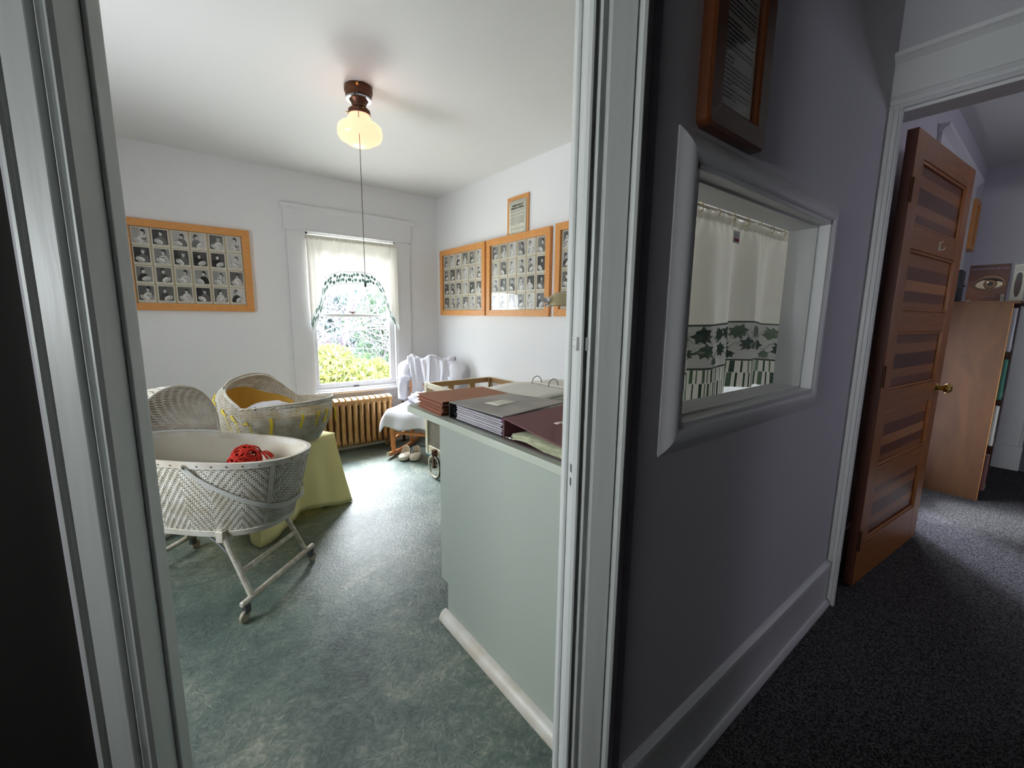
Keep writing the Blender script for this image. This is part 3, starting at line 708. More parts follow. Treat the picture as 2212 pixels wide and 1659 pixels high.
# large book with an eye on its cover, propped on the bookcase, facing the hall
tz = bh+.018
def cover_mesh():
    mb = MB(); cols = []
    W, H = .198, .262
    def poly(pts, c, o): 
        vs = [Vector((-.0006*o, -x, z)) for x, z in pts]; n = len(pts); cx = sum(p[0] for p in pts)/n; cz = sum(p[1] for p in pts)/n
        mb.add([Vector((-.0006*o, -cx, cz))]+vs, [(0, (i+1) % n+1, i+1) for i in range(n)]); cols.extend([lin(c)]*n)
    nx, nz = 16, 20     # printed skin: brown, warmer and paler towards the lower left
    for i in range(nx):
        for j in range(nz):
            u, v = (i+.5)/nx, (j+.5)/nz
            k = max(0, 1-v*1.5)*max(0, 1-u*.95); g = .5+.5*sin(u*7+v*3)
            c = (84+k*120+g*8-max(0,v-.75)*50, 52+k*86+g*5-max(0,v-.75)*30, 42+k*62+g*4-max(0,v-.75)*10)
            mb.add([(-.0006,-(i/nx*W),j/nz*H),(-.0006,-((i+1)/nx*W),j/nz*H),(-.0006,-((i+1)/nx*W),(j+1)/nz*H),(-.0006,-(i/nx*W),(j+1)/nz*H)], [(0,1,2,3)]); cols.append(lin(c))
    def E(cx, cz, rx, rz, a0=0, a1=2*pi, n=26): return [(cx+rx*cos(a0+(a1-a0)*i/n), cz+rz*sin(a0+(a1-a0)*i/n)) for i in range(n if a1-a0 > 6.2 else n+1)]
    cx, cz = .108, .118
    def lid(sx, up, dn, tilt=.12):
        top = [(cx+sx*cos(a), cz+up*sin(a)+tilt*sx*cos(a)*.4) for a in [pi*i/18 for i in range(19)]]
        bot = [(cx+sx*cos(a), cz+dn*sin(a)+tilt*sx*cos(a)*.4) for a in [pi+pi*i/18 for i in range(19)]]
        return top+bot[1:-1]
    poly(lid(.084, .074, .040), (78,44,36), 2); poly(lid(.080, .066, .036), (132,96,66), 3); poly(lid(.072, .050, .030), (58,34,32), 4); poly(lid(.067, .040, .026), (206,186,158), 5)
    poly(E(cx+.006, cz+.006, .034, .036), (64,44,30), 6); poly(E(cx+.006, cz+.006, .029, .031), (120,88,50), 7); poly(E(cx+.008, cz+.006, .013, .014), (40,30,28), 8); poly(E(cx-.008, cz+.020, .006, .006), (246,232,220), 9)
    poly([(cx-.06,cz+.030),(cx-.03,cz+.046),(cx+.01,cz+.050),(cx+.05,cz+.040),(cx+.066,cz+.016),(cx+.04,cz+.032),(cx+.006,cz+.040),(cx-.03,cz+.034)], (56,34,32), 10)
    poly([(.002,.002),(.030,.002),(.030,.012),(.002,.012)], (214,214,214), 3); poly([(.176,.003),(.190,.003),(.190,.048),(.176,.048)], (206,204,190), 3); poly([(.180,.008),(.186,.008),(.186,.043),(.180,.043)], (84,88,76), 4)
    mb.c = cols; return mb
def text(body, size, m, parent, mtx, name='lettering', ext=.0006, bold=0, align='CENTER'):
    cu = bpy.data.curves.new(name, 'FONT'); cu.body = body; cu.size = size; cu.align_x = align; cu.extrude = ext; cu.resolution_u = 2; cu.offset = bold
    tmp = bpy.data.objects.new('tmp', cu); COL.objects.link(tmp); bpy.context.view_layer.update()
    me = bpy.data.meshes.new_from_object(tmp.evaluated_get(bpy.context.evaluated_depsgraph_get())); bpy.data.objects.remove(tmp); bpy.data.curves.remove(cu)
    me.name = name; me.materials.clear(); me.materials.append(m); o = bpy.data.objects.new(name, me); COL.objects.link(o); o.parent = parent; o.matrix_local = mtx
    return o
def face_mx(loc, facing):   # text facing -x ('w') or -y ('s')
    if facing == 'w': r = Matrix(((0,0,-1),(-1,0,0),(0,1,0))).to_4x4()
    else: r = Matrix(((1,0,0),(0,0,-1),(0,1,0))).to_4x4()
    return Matrix.Translation(loc) @ r
eb = thing('display_book', 'large book standing on bookcase, brown cover showing one big eye', 'book', (4.66, .482, tz), world=False)
mb = MB().box(0, -.198, 0, .028, 0, .262); obj('pages', mb, mat('dark_cover', (70,42,42), .5), eb, world=False, bevel=.001)
cm = obj('cover', cover_mesh(), M_eyeskin, eb, world=False, smooth=0)
text('THE ANATOMY OF YOU', .0172, mat('title_lilac', (150,130,160), .4), eb, face_mx((-.003, -.099, .226), 'w'), 'title')
text('YOU', .036, mat('title_bright', (200,206,246), .3), eb, face_mx((-.0032, -.172, .217), 'w'), 'title') if False else None
text('the human body', .012, mat('title_lilac', (170,150,176), .4), eb, face_mx((-.003, -.105, .034), 'w'), 'subtitle')
pb = thing('pamphlet_holder', 'white card holder with a dark oval window at the right end of bookcase top', 'holder', (4.70, .250, tz), world=False)
obj('body', MB().box(0, -.045, 0, .02, .02, .255), M_paperd, pb, world=False, bevel=.001)
obj('window', MB().prism([(.017*cos(a*pi/12)-.012, .085*sin(a*pi/12)+.115) for a in range(24)], -.002, 0, lambda a, b, d: (d, a, b)), mat('oval_brown', (84,70,64), .6), pb, world=False)
obj('window_top', MB().prism([(.014*cos(a*pi/12)-.012, .030*sin(a*pi/12)+.170) for a in range(24)], -.003, -.0021, lambda a, b, d: (d, a, b)), M_black, pb, world=False)
mb = MB()
for z in (.238,.225,.213): mb.box(-.0015, -.040, z, 0, .010, z+.004)
obj('text_line', mb, M_inkl, pb, world=False)
bb = thing('magazine_file', 'black glossy file box standing at the left end of bookcase top', 'box', (4.64, .535, tz), world=False)
obj('body', MB().box(0, -.016, 0, .20, .030, .235), M_black, bb, world=False, bevel=.002); obj('panel', MB().box(-.002, -.012, .01, 0, .012, .225), mat('file_sheen', (80,84,86), .25), bb, world=False)
obj('handle', MB().tube([(-.002,-.010,.11),(-.006,-.030,.112),(-.002,-.046,.115)], .006, 8), M_black, bb, world=False)
# small framed picture behind the door
pf = thing('picture_frame', 'small wood framed picture on the wall behind the open wooden door', 'picture', (5.28, .60, 1.89))
mb = MB()
for a, b, c, d in ((5.16,1.89,5.20,2.28),(5.36,1.89,5.40,2.28),(5.20,1.89,5.36,1.93),(5.20,2.24,5.36,2.28)): mb.box(a, .555, b, c, .60, d)
obj('frame', mb, M_oak, pf, bevel=.003); obj('print', MB().box(5.19, .585, 1.92, 5.37, .595, 2.25), M_paperd, pf)

# ================================================================== FRAMED DOCUMENT IN THE HALL
hd = thing('framed_document', 'typed page in a wide brown wooden frame above the hall viewing window', 'picture', (1.01, YH, 1.70))
a0, a1, z0, z1 = .893, 1.160, 1.697, 2.16
mb = MB()
def roundrect(x0, x1, z0, z1, r, n=5):
    pts = []
    for cx, cz, s in ((x1-r, z1-r, 0), (x0+r, z1-r, 1), (x0+r, z0+r, 2), (x1-r, z0+r, 3)):
        for i in range(n+1): a = pi/2*s+pi/2*i/n; pts.append((cx+r*cos(a), cz+r*sin(a)))
    return pts
o_ = roundrect(a0, a1, z0, z1, .018); i_ = roundrect(a0+.052, a1-.052, z0+.052, z1-.052, .001)
def ringmesh(mb, o, i, y0, y1, fr=lambda x, y, z: (x, y, z), bev=.006):
    n = len(o); cx = sum(p[0] for p in o)/n; cz = sum(p[1] for p in o)/n
    def sh(p, k): dx, dz = p[0]-cx, p[1]-cz; return (p[0]-bev*k*(1 if dx > 0 else -1), p[1]-bev*k*(1 if dz > 0 else -1))
    rings = [(o, y1), (o, y0+bev), ([sh(p, 1) for p in o], y0), ([sh(p, -1) for p in i], y0), (i, y0+bev*.7), (i, y1)]
    vs = [fr(p[0], y, p[1]) for rg, y in rings for p in rg]; k = len(rings)
    fs = [(r*n+j, r*n+(j+1) % n, ((r+1) % k)*n+(j+1) % n, ((r+1) % k)*n+j) for r in range(k) for j in range(n)]
    return mb.add(vs, fs)
obj('frame', ringmesh(mb, o_, i_, YH-.030, YH-.001), M_dkdoc, hd, smooth=30)
obj('page', MB().box(a0+.05, YH-.012, z0+.062, a1-.05, YH-.010, z1-.05), M_paper, hd)
mb = MB(); random.seed(4); z = 2.010
mb2 = MB()
for k in range(2):
    x = .985+.012*k
    while x < 1.085-.010*k: w_ = random.uniform(.006,.012); mb2.box(x, YH-.0126, 2.052-.020*k, x+w_, YH-.012, 2.062-.020*k); x += w_+.003
while z > 1.775:
    x = .957
    if random.random() < .12: z -= .007; x = .97
    end = 1.094 if random.random() < .85 else random.uniform(1.0,1.06)
    while x < end: w_ = random.uniform(.004,.013); mb.box(x, YH-.0126, z, min(x+w_, end), YH-.012, z+.0034); x += w_+.0025
    z -= .0088
mb.v = mb.v; obj('text_line', mb, M_inkl if False else mat('typed_ink', (86,88,82), .8), hd, smooth=0); obj('title', mb2, M_ink, hd, smooth=0)
obj('glass', MB().box(a0+.05, YH-.019, z0+.05, a1-.05, YH-.0175, z1-.05), M_pglass, hd)

# ================================================================== PHOTO BOARDS IN THE NURSERY
def photo_card(seed, W, H):
    """one black and white print of a person holding a wrapped baby, with white border and caption strip"""
    R = random.Random(seed); mb = MB(); cols = []
    def g(v): v = max(8, min(244, v)); return lin((v, v*.99, v*.965))
    bx, bt, bb_ = W*.06, H*.05, H*.13
    X0, X1, Z0, Z1 = bx, W-bx, bb_, H-bt
    def quad(a, b, c, d, col, y): mb.add([(a,-y,c),(b,-y,c),(b,-y,d),(a,-y,d)], [(0,1,2,3)]); cols.append(col)
    def ell(cx, cz, rx, rz, v, y, rot=0):
        n = 14; pts = []
        for i in range(n):
            a = 2*pi*i/n; px = rx*cos(a); pz = rz*sin(a)
            pts.append((min(X1, max(X0, X0+(X1-X0)*(cx+px*cos(rot)-pz*sin(rot)))), -y, min(Z1, max(Z0, Z0+(Z1-Z0)*(cz+px*sin(rot)+pz*cos(rot))))))
        mb.add(pts, [tuple(range(n))]); cols.append(g(v))
    quad(0, W, 0, H, lin((218,214,198)), .0010)
    bgv = R.choice([70, 110, 140, 165, 195, 208])
    quad(X0, X1, Z0, Z1, g(bgv), .0014); quad(X0, X0+(X1-X0)*R.uniform(.3,.7), Z0, Z1, g(bgv-R.uniform(5,30)), .0016)
    sd = R.choice([-1, 1]); hx = .5-sd*R.uniform(.05,.2); hz = R.uniform(.66,.76)
    dress = R.choice([35, 60, 110, 205, 215]); hair = R.choice([28, 34, 50, 90])
    ell(hx+sd*.04, .20, .34, .36, dress, .0018, R.uniform(-.3,.3)); ell(hx-sd*.05, .12, .30, .30, dress*.85+8, .0020)
    if R.random() < .35:
        for _ in range(9): ell(hx+R.uniform(-.25,.25), R.uniform(.05,.45), .04, .035, 230-dress, .0022)
    ell(hx, hz+.03, .15, .19, hair, .0024); ell(hx+sd*.035, hz-.02, .105, .15, R.choice([190,205,215]), .0026); ell(hx+sd*.01, hz+.12, .13, .07, hair, .0028, sd*.3)
    ell(hx+sd*.06, hz+.01, .018, .012, 70, .0030); ell(hx+sd*.00, hz+.01, .016, .011, 80, .0030); ell(hx+sd*.05, hz-.085, .030, .010, 100, .0030)
    ell(.5+sd*.12, .20, .30, .15, R.choice([215,225,232]), .0032, sd*R.uniform(.1,.6)); ell(.5+sd*.18, .15, .24, .09, 190, .0034, sd*.3)
    bxp = .5+sd*.26; ell(bxp, .33, .085, .085, R.choice([60,90,120]), .0036); ell(bxp-sd*.01, .315, .068, .066, 195, .0038); ell(bxp-sd*.02, .32, .012, .010, 70, .0040)
    for k in range(5): mb.add([(X0+(X1-X0)*(.08+.17*k), -.0012, H*.045),(X0+(X1-X0)*(.20+.17*k), -.0012, H*.045),(X0+(X1-X0)*(.20+.17*k), -.0012, H*.072),(X0+(X1-X0)*(.08+.17*k), -.0012, H*.072)], [(0,1,2,3)]); cols.append(lin((150,146,134)))
    mb.c = cols; return mb
def board(loc, rz, W, H, label, cols_, rows, style, seed, fw=.052, fd=.03):
    t = thing('photo_board', label, 'picture', loc, rz, group='oak framed boards of baby photographs', world=False)
    for nm, bx, m in (('h', (0,0,W,fw), M_oakh), ('h', (0,H-fw,W,H), M_oakh), ('v', (0,0,fw,H), M_oak), ('v', (W-fw,0,W,H), M_oak)):
        a, b, c, d = bx; mb = MB()
        if nm == 'h': pts = [(a, b if b == 0 else d), (c, b if b == 0 else d), (c-fw, fw if b == 0 else H-fw), (a+fw, fw if b == 0 else H-fw)]
        else: pts = [(a if a == 0 else c, 0), (a if a == 0 else c, H), (fw if a == 0 else W-fw, H-fw), (fw if a == 0 else W-fw, fw)]
        mb.prism(pts, -fd, -.001, lambda x, z, d_: (x, d_, z)); obj('frame_rail', mb, m if rz == 0 else m, t, world=False, smooth=0, bevel=.0025)
    obj('backing', MB().box(fw-.005, -.010, fw-.005, W-fw+.005, -.008, H-fw+.005), M_mat, t, world=False, smooth=0)
    iw, ih = W-2*fw, H-2*fw; cw, ch = iw/cols_, ih/rows
    pw = cw*(.84 if style else .88); phh = ch*.95; cache = {}
    R = random.Random(seed)
    for j in range(rows):
        for i in range(cols_):
            k = R.randrange(1000)
            me = photo_card(seed*100+i*7+j*31, pw, phh)
            o = obj('photograph', me, M_vc, t, world=False, smooth=0)
            o.location = (fw+i*cw+(cw-pw)/2, -.010, fw+j*ch+(ch-phh)/2); o.rotation_euler = (0, R.uniform(-.012,.012), 0)
    obj('glass', MB().box(fw-.004, -.0185, fw-.004, W-fw+.004, -.017, H-fw+.004), M_pglass, t, world=False, smooth=0)
    return t
board((-.250, YF-.001, 1.315), 0, .787, .645, 'oak framed board of square mother and baby photographs left of the window', 6, 4, 0, 1, fw=.053)
R90 = -pi/2
board((XR-.001, 4.075, 1.305), R90, .822, .652, 'oak framed photograph board nearest the corner beside the window', 6, 4, 1, 2)
board((XR-.001, 3.225, 1.303), R90, .822, .655, 'middle oak framed photograph board under the small typed notice', 6, 4, 1, 3)
board((XR-.001, 2.350, 1.306), R90, .822, .658, 'oak framed photograph board partly hidden by the doorway casing', 6, 4, 1, 4)
# typed notice above the boards, frame slipped behind
nt_ = thing('framed_notice', 'narrow typed notice in a thin oak frame above the middle photograph board', 'notice', (XR-.001, 2.945, 1.95), R90, world=False)
mb = MB(); W, H = .268, .302
for a, b, c, d in ((0,-.0,.030,H),(W-.022,-.0,W,H),(.030,H-.036,W-.022,H)): mb.box(a, -.012, b, c, 0, d)
obj('frame', mb, M_oak, nt_, world=False, bevel=.0015)
obj('page', MB().grid(lambda u, v: Vector((.028+u*.222, -.014-.006*sin(u*pi), .0+v*.268)), 10, 2), M_paperd, nt_, world=False, solid=.0008)
text('BABIES BORN AT', .0175, M_ink, nt_, face_mx((.142, -.0212, .222), 's'), 'title', bold=.0004)
text('MEMORIAL HOSPITAL', .0165, M_ink, nt_, face_mx((.142, -.0212, .202), 's'), 'title', bold=.0004)
mb = MB(); random.seed(9)
for blk, (za, zb) in enumerate(((.188,.176),(.162,.150),(.138,.078),(.066,.062),(.052,.040),(.026,.024))):
    z = za
    while z >= zb:
        x = .062 if z == za else .050
        while x < .222 and not (z-.005 < zb and x > .17): w_ = random.uniform(.004,.014); mb.box(x, -.0206, z, x+w_, -.0202, z+.0022); x += w_+.0022
        z -= .0052
obj('text_line', mb, M_inkl, nt_, world=False, smooth=0)

# ================================================================== CEILING LAMP
LX, LY = .876, 2.465
cl = thing('ceiling_lamp', 'lit school-house globe lamp on a bronze fitting hanging from the ceiling', 'lamp', (LX, LY, 2.19))
obj('canopy', MB().lathe([(0,2.49),(.068,2.49),(.072,2.484),(.072,2.462),(.068,2.458),(.066,2.440),(.060,2.438)], (LX,LY,0), 36), M_bronze, cl)
obj('reflector_ring', MB().lathe([(.060,2.440),(.066,2.432),(.064,2.424),(.044,2.424)], (LX,LY,0), 30), M_chrome, cl)
obj('neck', MB().lathe([(.052,2.44),(.054,2.430),(.044,2.418),(.036,2.400),(.036,2.390),(.046,2.384),(.056,2.374),(.058,2.352),(.054,2.352)], (LX,LY,0), 36), M_bronze, cl)
globe = obj('lamp_globe', MB().lathe([(.052,2.362),(.056,2.346),(.066,2.318),(.072,2.312),(.098,2.304),(.112,2.290),(.115,2.270),(.114,2.248),(.106,2.232),(.084,2.220),(.066,2.208),(.048,2.200),(.028,2.194),(.012,2.192),(0,2.192)], (LX,LY,0), 48), M_globe, cl, smooth=60)
mb = MB()
for a in (.5, 2.6, 4.7): mb.tube([(LX+.056*cos(a), LY+.056*sin(a), 2.366), (LX+.070*cos(a), LY+.070*sin(a), 2.366)], .003, 6)
obj('thumb_screw', mb, M_brass, cl)
mb = MB().tube([(LX-.030, LY-.066, 2.474),(LX-.034, LY-.082, 2.470),(LX-.036, LY-.086, 2.462)], .006, 8)
obj('chain_spout', mb, M_brass, cl)
px_, py_ = LX-.036, LY-.088
mb = MB().tube([(px_, py_, 2.462), (px_+.001, py_, 2.0), (px_, py_, 1.47)], .0016, 6)
obj('pull_chain', mb, mat('chain_dark', (70,64,60), .4, metal=.5), cl)
obj('chain_bob', MB().lathe([(0,1.475),(.004,1.472),(.006,1.462),(.006,1.452),(0,1.448)], (px_,py_,0), 12), M_black, cl)

# ================================================================== RADIATOR
ra = thing('radiator', 'bronze painted cast iron column radiator under the nursery window', 'radiator', (1.27, 4.06, 0))
def section(x):
    mb = MB(); y0, y1 = 3.975, 4.125; zb, zt = .085, .515; hw_ = .0215
    for y in (y0+.020, (y0+y1)/2, y1-.020):
        mb.tube([(x, y, zb+.035), (x, y, zt-.035)], [.0215, .0215], 10)
    def cap(zc, sg):
        prof_ = [(-.075,0),(-.066,.034*sg),(-.045,.050*sg),(0,.056*sg),(.045,.050*sg),(.066,.034*sg),(.075,0),(.06,-.022*sg),(-.06,-.022*sg)]
        mb.prism([((y0+y1)/2+a, zc+b) for a, b in prof_], x-hw_, x+hw_, lambda a, b, d: (d, a, b))
    cap(zt-.04, 1); cap(zb+.04, -1)
    mb.tube([(x-.028,(y0+y1)/2,zt-.05),(x+.028,(y0+y1)/2,zt-.05)], .018, 8); mb.tube([(x-.028,(y0+y1)/2,zb+.05),(x+.028,(y0+y1)/2,zb+.05)], .018, 8)
    return mb
for i in range(13): 
    s_ = obj('section', section(.93+i*.0565), M_rad, ra, bevel=.004)
for x in (.93, .93+12*.0565):
    mb = MB()
    for y in (3.99, 4.11): mb.lathe([(0,0),(.020,0),(.014,.03),(.016,.10),(0,.10)], (x, y, 0), 10)
    obj('foot', mb, M_rad, ra)
pp = obj('pipe', MB().tube([(1.66,4.05,.0),(1.66,4.05,.10),(1.64,4.05,.135),(1.60,4.05,.135)], .014, 10), M_bronze, ra)
obj('valve', MB().lathe([(0,0),(.022,0),(.022,.05),(.012,.06),(.012,.08),(.026,.085),(.026,.10),(0,.10)], (1.66,4.05,.085), 14), M_bronze, ra)
obj('floor_plate', MB().lathe([(0,.006),(.03,.006),(.034,0),(0,0)], (1.66,4.05,0), 16), M_bronze, ra)
pipe2 = thing('heating_pipe', 'dark upright pipe with a wall bracket behind the rocking chair', 'pipe', (1.80, 4.12, 0))
obj('pipe', MB().tube([(1.80,4.12,0),(1.80,4.12,.42)], .013, 10), M_bronze, pipe2)
obj('bracket', MB().tube([(1.80,4.12,.28),(1.86,4.13,.33),(1.93,4.16,.25)], .005, 6).tube([(1.80,4.11,.10),(1.83,4.09,.14),(1.87,4.10,.10),(1.84,4.11,.07),(1.80,4.11,.08)], .005, 6), M_bronze, pipe2)
obj('floor_plate', MB().lathe([(0,.008),(.026,.008),(.030,0),(0,0)], (1.80,4.12,0), 14), M_bronze, pipe2)

# ================================================================== WOVEN SURFACES
def woven(surf, nu, nv, amp, fill, closed=True, twill=1, thick=.002):
    """horizontal strands running over and under upright stakes; surf(u,v,off)"""
    mb = MB()
    for j in range(nv):
        v0 = (j+.5-fill/2)/nv; v1 = (j+.5+fill/2)/nv; vs = []
        cnt = nu if closed else nu+1
        for i in range(cnt):
            ph_ = ((i+j*twill) % 2)*2-1 if twill < 2 else (1 if ((i+j*2) % 4) < 2 else -1)
            o = amp*ph_; u = i/nu
            vs += [surf(u, v0, o), surf(u, (v0+v1)/2, o+thick*1.3), surf(u, v1, o)]
        k = len(vs)//3; fs = []
        for i in range(k if closed else k-1):
            a = i*3; b = ((i+1) % k)*3; fs += [(a, b, b+1, a+1), (a+1, b+1, b+2, a+2)]
        mb.add(vs, fs)
    return mb
def stakes(surf, nu, r, v0=0, v1=1, n=7):
    mb = MB()
    for i in range(nu): mb.tube([surf((i+.5)/nu, v0+(v1-v0)*k/n, 0) for k in range(n+1)], r, 4, cap=False)
    return mb

# ------------------------------------------------------------------ bassinet on the folding stand
B1 = thing('bassinet', 'white woven bassinet with arched hood on a wheeled folding stand', 'bassinet', (.058, 2.408, 0), atan2(.73, -.683), world=False)
def se(a, b, t, p=3.0):
    c, s = cos(t), sin(t); return Vector((a*abs(c)**(2/p)*(1 if c >= 0 else -1), b*abs(s)**(2/p)*(1 if s >= 0 else -1), 0))
ZR, ZB = .685, .355
_al = [0.0]; _pp = se(.45, .19, 0, 2.7)
for _i in range(1, 721):
    _q = se(.45, .19, 2*pi*_i/720, 2.7); _al.append(_al[-1]+(_q-_pp).length); _pp = _q
import bisect
def arcang(u):           # angle at arc fraction u, so that strips keep one width
    k = math.floor(u); f = (u-k)*_al[-1]; i = min(719, max(0, bisect.bisect_right(_al, f)-1))
    return 2*pi*(k+(i+(f-_al[i])/max(1e-9, _al[i+1]-_al[i]))/720)
def b1s(u, v, o=0, raw=False):      # v 0 bottom .. 1 rim
    t = 2*pi*u if raw else arcang(u); vv = max(0, v)**.8; a = .395+.105*vv; b = .165+.052*vv
    p = se(a+o, b+o, t, 2.8-.2*v); p.z = ZB+(ZR-ZB)*v+.012*(1-v)*cos(2*t)
    return p
# vertical woven strips (twill) on a backing
def b1_weave():
    mb = MB(); nu, nv = 300, 34
    for i in range(nu):
        u0, u1 = (i+.12)/nu, (i+.88)/nu; zig = int(abs(((i*1.0) % 34)-17))
        j = -((zig) % 4)
        while j < nv:
            a = max(0, j+.15)/nv; b = min(nv, j+2.85)/nv
            if b > a+.01:
                m_ = (a+b)/2
                vs = [b1s(u0,a,.0005), b1s(u1,a,.0005), b1s(u0,a+(b-a)*.2,.0032), b1s(u1,a+(b-a)*.2,.0032), b1s(u0,b-(b-a)*.2,.0032), b1s(u1,b-(b-a)*.2,.0032), b1s(u0,b,.0005), b1s(u1,b,.0005)]
                mb.add(vs, [(0,1,3,2),(2,3,5,4),(4,5,7,6)])
            j += 4
            if b < nv/nv and j-1 < nv and j-1 >= 0:
                a = (j-1+.0)/nv; b2 = min(nv, j+.0)/nv; mb.add([b1s(i/nu,a+.1/nv,.0030), b1s((i+1)/nu,a+.1/nv,.0030), b1s((i+1)/nu,b2-.1/nv,.0030), b1s(i/nu,b2-.1/nv,.0030)], [(0,1,2,3)])
    return mb
obj('woven_side', b1_weave(), M_wicker2, B1, world=False, smooth=50)
obj('basket_wall', MB().grid(lambda u, v: b1s(u, v, -.001), 96, 8, closeu=True), mat('wicker_shadow', (150,142,128), .7), B1, world=False, smooth=60)
obj('lining', MB().grid(lambda u, v: b1s(u, v, -.006), 96, 8, closeu=True), M_lining, B1, world=False, smooth=60)
mb = MB(); ring = [b1s(i/64, .06, -.006) for i in range(64)]; mb.add(ring, [tuple(range(64))]); obj('basket_floor', mb, M_lining, B1, world=False)
def band(surf, v0, v1, o0, o1, n=128):
    mb = MB(); vs = []
    for i in range(n): vs += [surf(i/n, v0, o1), surf(i/n, v1, o1), surf(i/n, v1, o0), surf(i/n, v0, o0)]
    fs = [(i*4+k, ((i+1) % n)*4+k, ((i+1) % n)*4+(k+1) % 4, i*4+(k+1) % 4) for i in range(n) for k in range(4)]
    return mb.add(vs, fs)
obj('rim_band', band(b1s, .925, 1.005, -.009, .007), M_band, B1, world=False)
obj('base_band', band(b1s, -.03, .045, -.006, .008), M_band, B1, world=False)
mb = MB()
for i in range(40):
    p = b1s(i/40, .965, .007); q = b1s(i/40, .965, .0095); mb.tube([p, q], .0035, 6)
obj('tack', mb, mat('tack', (140,128,112), .4, metal=.5), B1, world=False, kind='stuff')
# seam strip on the side of the end
mb = MB()
for u in (.445, .555):
    for k in range(12):
        a, b = k/13+.03, (k+1)/13+.03; mb.add([b1s(u-.004,a,.0062), b1s(u+.004,a,.0062), b1s(u+.004,b,.0062), b1s(u-.004,b,.0062)], [(0,1,2,3)])
obj('seam_strip', mb, M_band, B1, world=False)
# swinging strap handle around the near end (-x)
pts = []
for i in range(33):
    t = -1+2*i/32; ang = pi+t*1.42
    p = se(.512+.004, .236, ang, 2.7); hz = ZR-.014-.215*max(0, cos(t*pi/2))**.62
    vv = (hz-ZB)/(ZR-ZB); q = b1s((ang/(2*pi)) % 1, vv, .012, True); q.z = hz; pts.append(q)
mb = MB()
vs = []
for i, p in enumerate(pts):
    nrm = Vector((p.x, p.y*2, 0)).normalized(); vs += [p+Vector((0,0,-.011)), p+Vector((0,0,.011)), p+nrm*.004+Vector((0,0,.011)), p+nrm*.004+Vector((0,0,-.011))]
fs = [(i*4+k, (i+1)*4+k, (i+1)*4+(k+1) % 4, i*4+(k+1) % 4) for i in range(len(pts)-1) for k in range(4)]+[(0,1,2,3),(len(vs)-4,len(vs)-3,len(vs)-2,len(vs)-1)]
mb.add(vs, fs); obj('carry_strap', mb, M_strap, B1, world=False)
mb = MB()
for e in (0, -1):
    p = pts[e]; mb.tube([p, p+Vector((0, .012 if p.y > 0 else -.012, 0))], .007, 10)
obj('rivet', mb, M_band, B1, world=False)
# hood: quarter dome over the far end
HXa, HL, HH = .125, .365, .262
def hs(u, v, o=0):  # u across (0..1), v from arch (0) to the back rim (1)
    a = pi*u; be = v*pi/2; r = sin(a)**.8 if 0 < a < pi else 0
    return Vector((HXa+(HL+o)*r*sin(be), -(.222+o)*cos(a)*(1), ZR+.012+(HH+o)*r*cos(be)))
mb = MB(); nu, nv = 64, 24
for j in range(nv):
    for i in range(nu):
        k = (i+j*1) % 3
        if k == 0: e0, e1, off = .12, .62, -.002
        else: e0, e1, off = .04, .96, .002 if k == 1 else .0005
        mb.add([hs((i+.03)/nu,(j+e0)/nv,off), hs((i+.97)/nu,(j+e0)/nv,off), hs((i+.97)/nu,(j+e1)/nv,off), hs((i+.03)/nu,(j+e1)/nv,off)], [(0,1,2,3)])
obj('hood', mb, M_wicker, B1, world=False, smooth=0, solid=.0015)
arch = [hs(i/40, 0, .002) for i in range(41)]
obj('hood_arch', MB().tube(arch, .0065, 8), M_band, B1, world=False)
mb = MB().grid(lambda u, v: hs(u, 1, .003)+Vector((0,0,.024*v)), 48, 1); obj('hood_band', mb, M_band, B1, world=False, solid=.004)
mb = MB()
for i in range(9): p = hs((i+.5)/9, 1, .004); mb.lathe([(0,.003),(.004,.002),(.004,0)], p+Vector((0,0,.015)), 6)
# stand
def frame(sx):
    xb, xt = sx*.355, sx*.215
    for sy in (-1, 1):
        obj('leg', MB().tube([(xb, sy*.187, .085), (xt, sy*.170, .372)], .0125, 10), M_steelw, B1, world=False)
        obj('bracket', MB().obox((xt+sx*.004, sy*.170, .345), (.018,0,0), (0,.0165,0), (0,0,.026)), M_band, B1, world=False, bevel=.003)
        obj('brace', MB().tube([(sx*.10, sy*.155, .352), (sx*.20, sy*.165, .300), (sx*.262, sy*.176, .255)], .0055, 6), M_steelg, B1, world=False)
    obj('foot_rail', MB().tube([(xb, -.248, .085), (xb, -.243, .085), (xb, .243, .085), (xb, .248, .085)], [.009,.013,.013,.009], 12), M_steelw, B1, world=False)
    k = .36; xm = xb+(xt-xb)*k
    obj('cross_bar', MB().tube([(xm, -.181, .085+.287*k), (xm, .181, .085+.287*k)], .0115, 10), M_steelw, B1, world=False)
    for sy in (-1, 1):
        c = obj('caster', MB().box(xb-.012, sy*.222-.014, .034, xb+.012, sy*.222+.014, .074), M_steelg, B1, world=False, bevel=.003)
        obj('wheel', MB().lathe([(0,-.007),(.020,-.009),(.025,-.006),(.025,.006),(.020,.009),(0,.007)], (xb, sy*.222+sy*.014, .025), 16, 'y' if False else 'x'), M_cream if False else mat('caster_wheel', (170,160,140), .5), c, world=False)
frame(-1); frame(1)
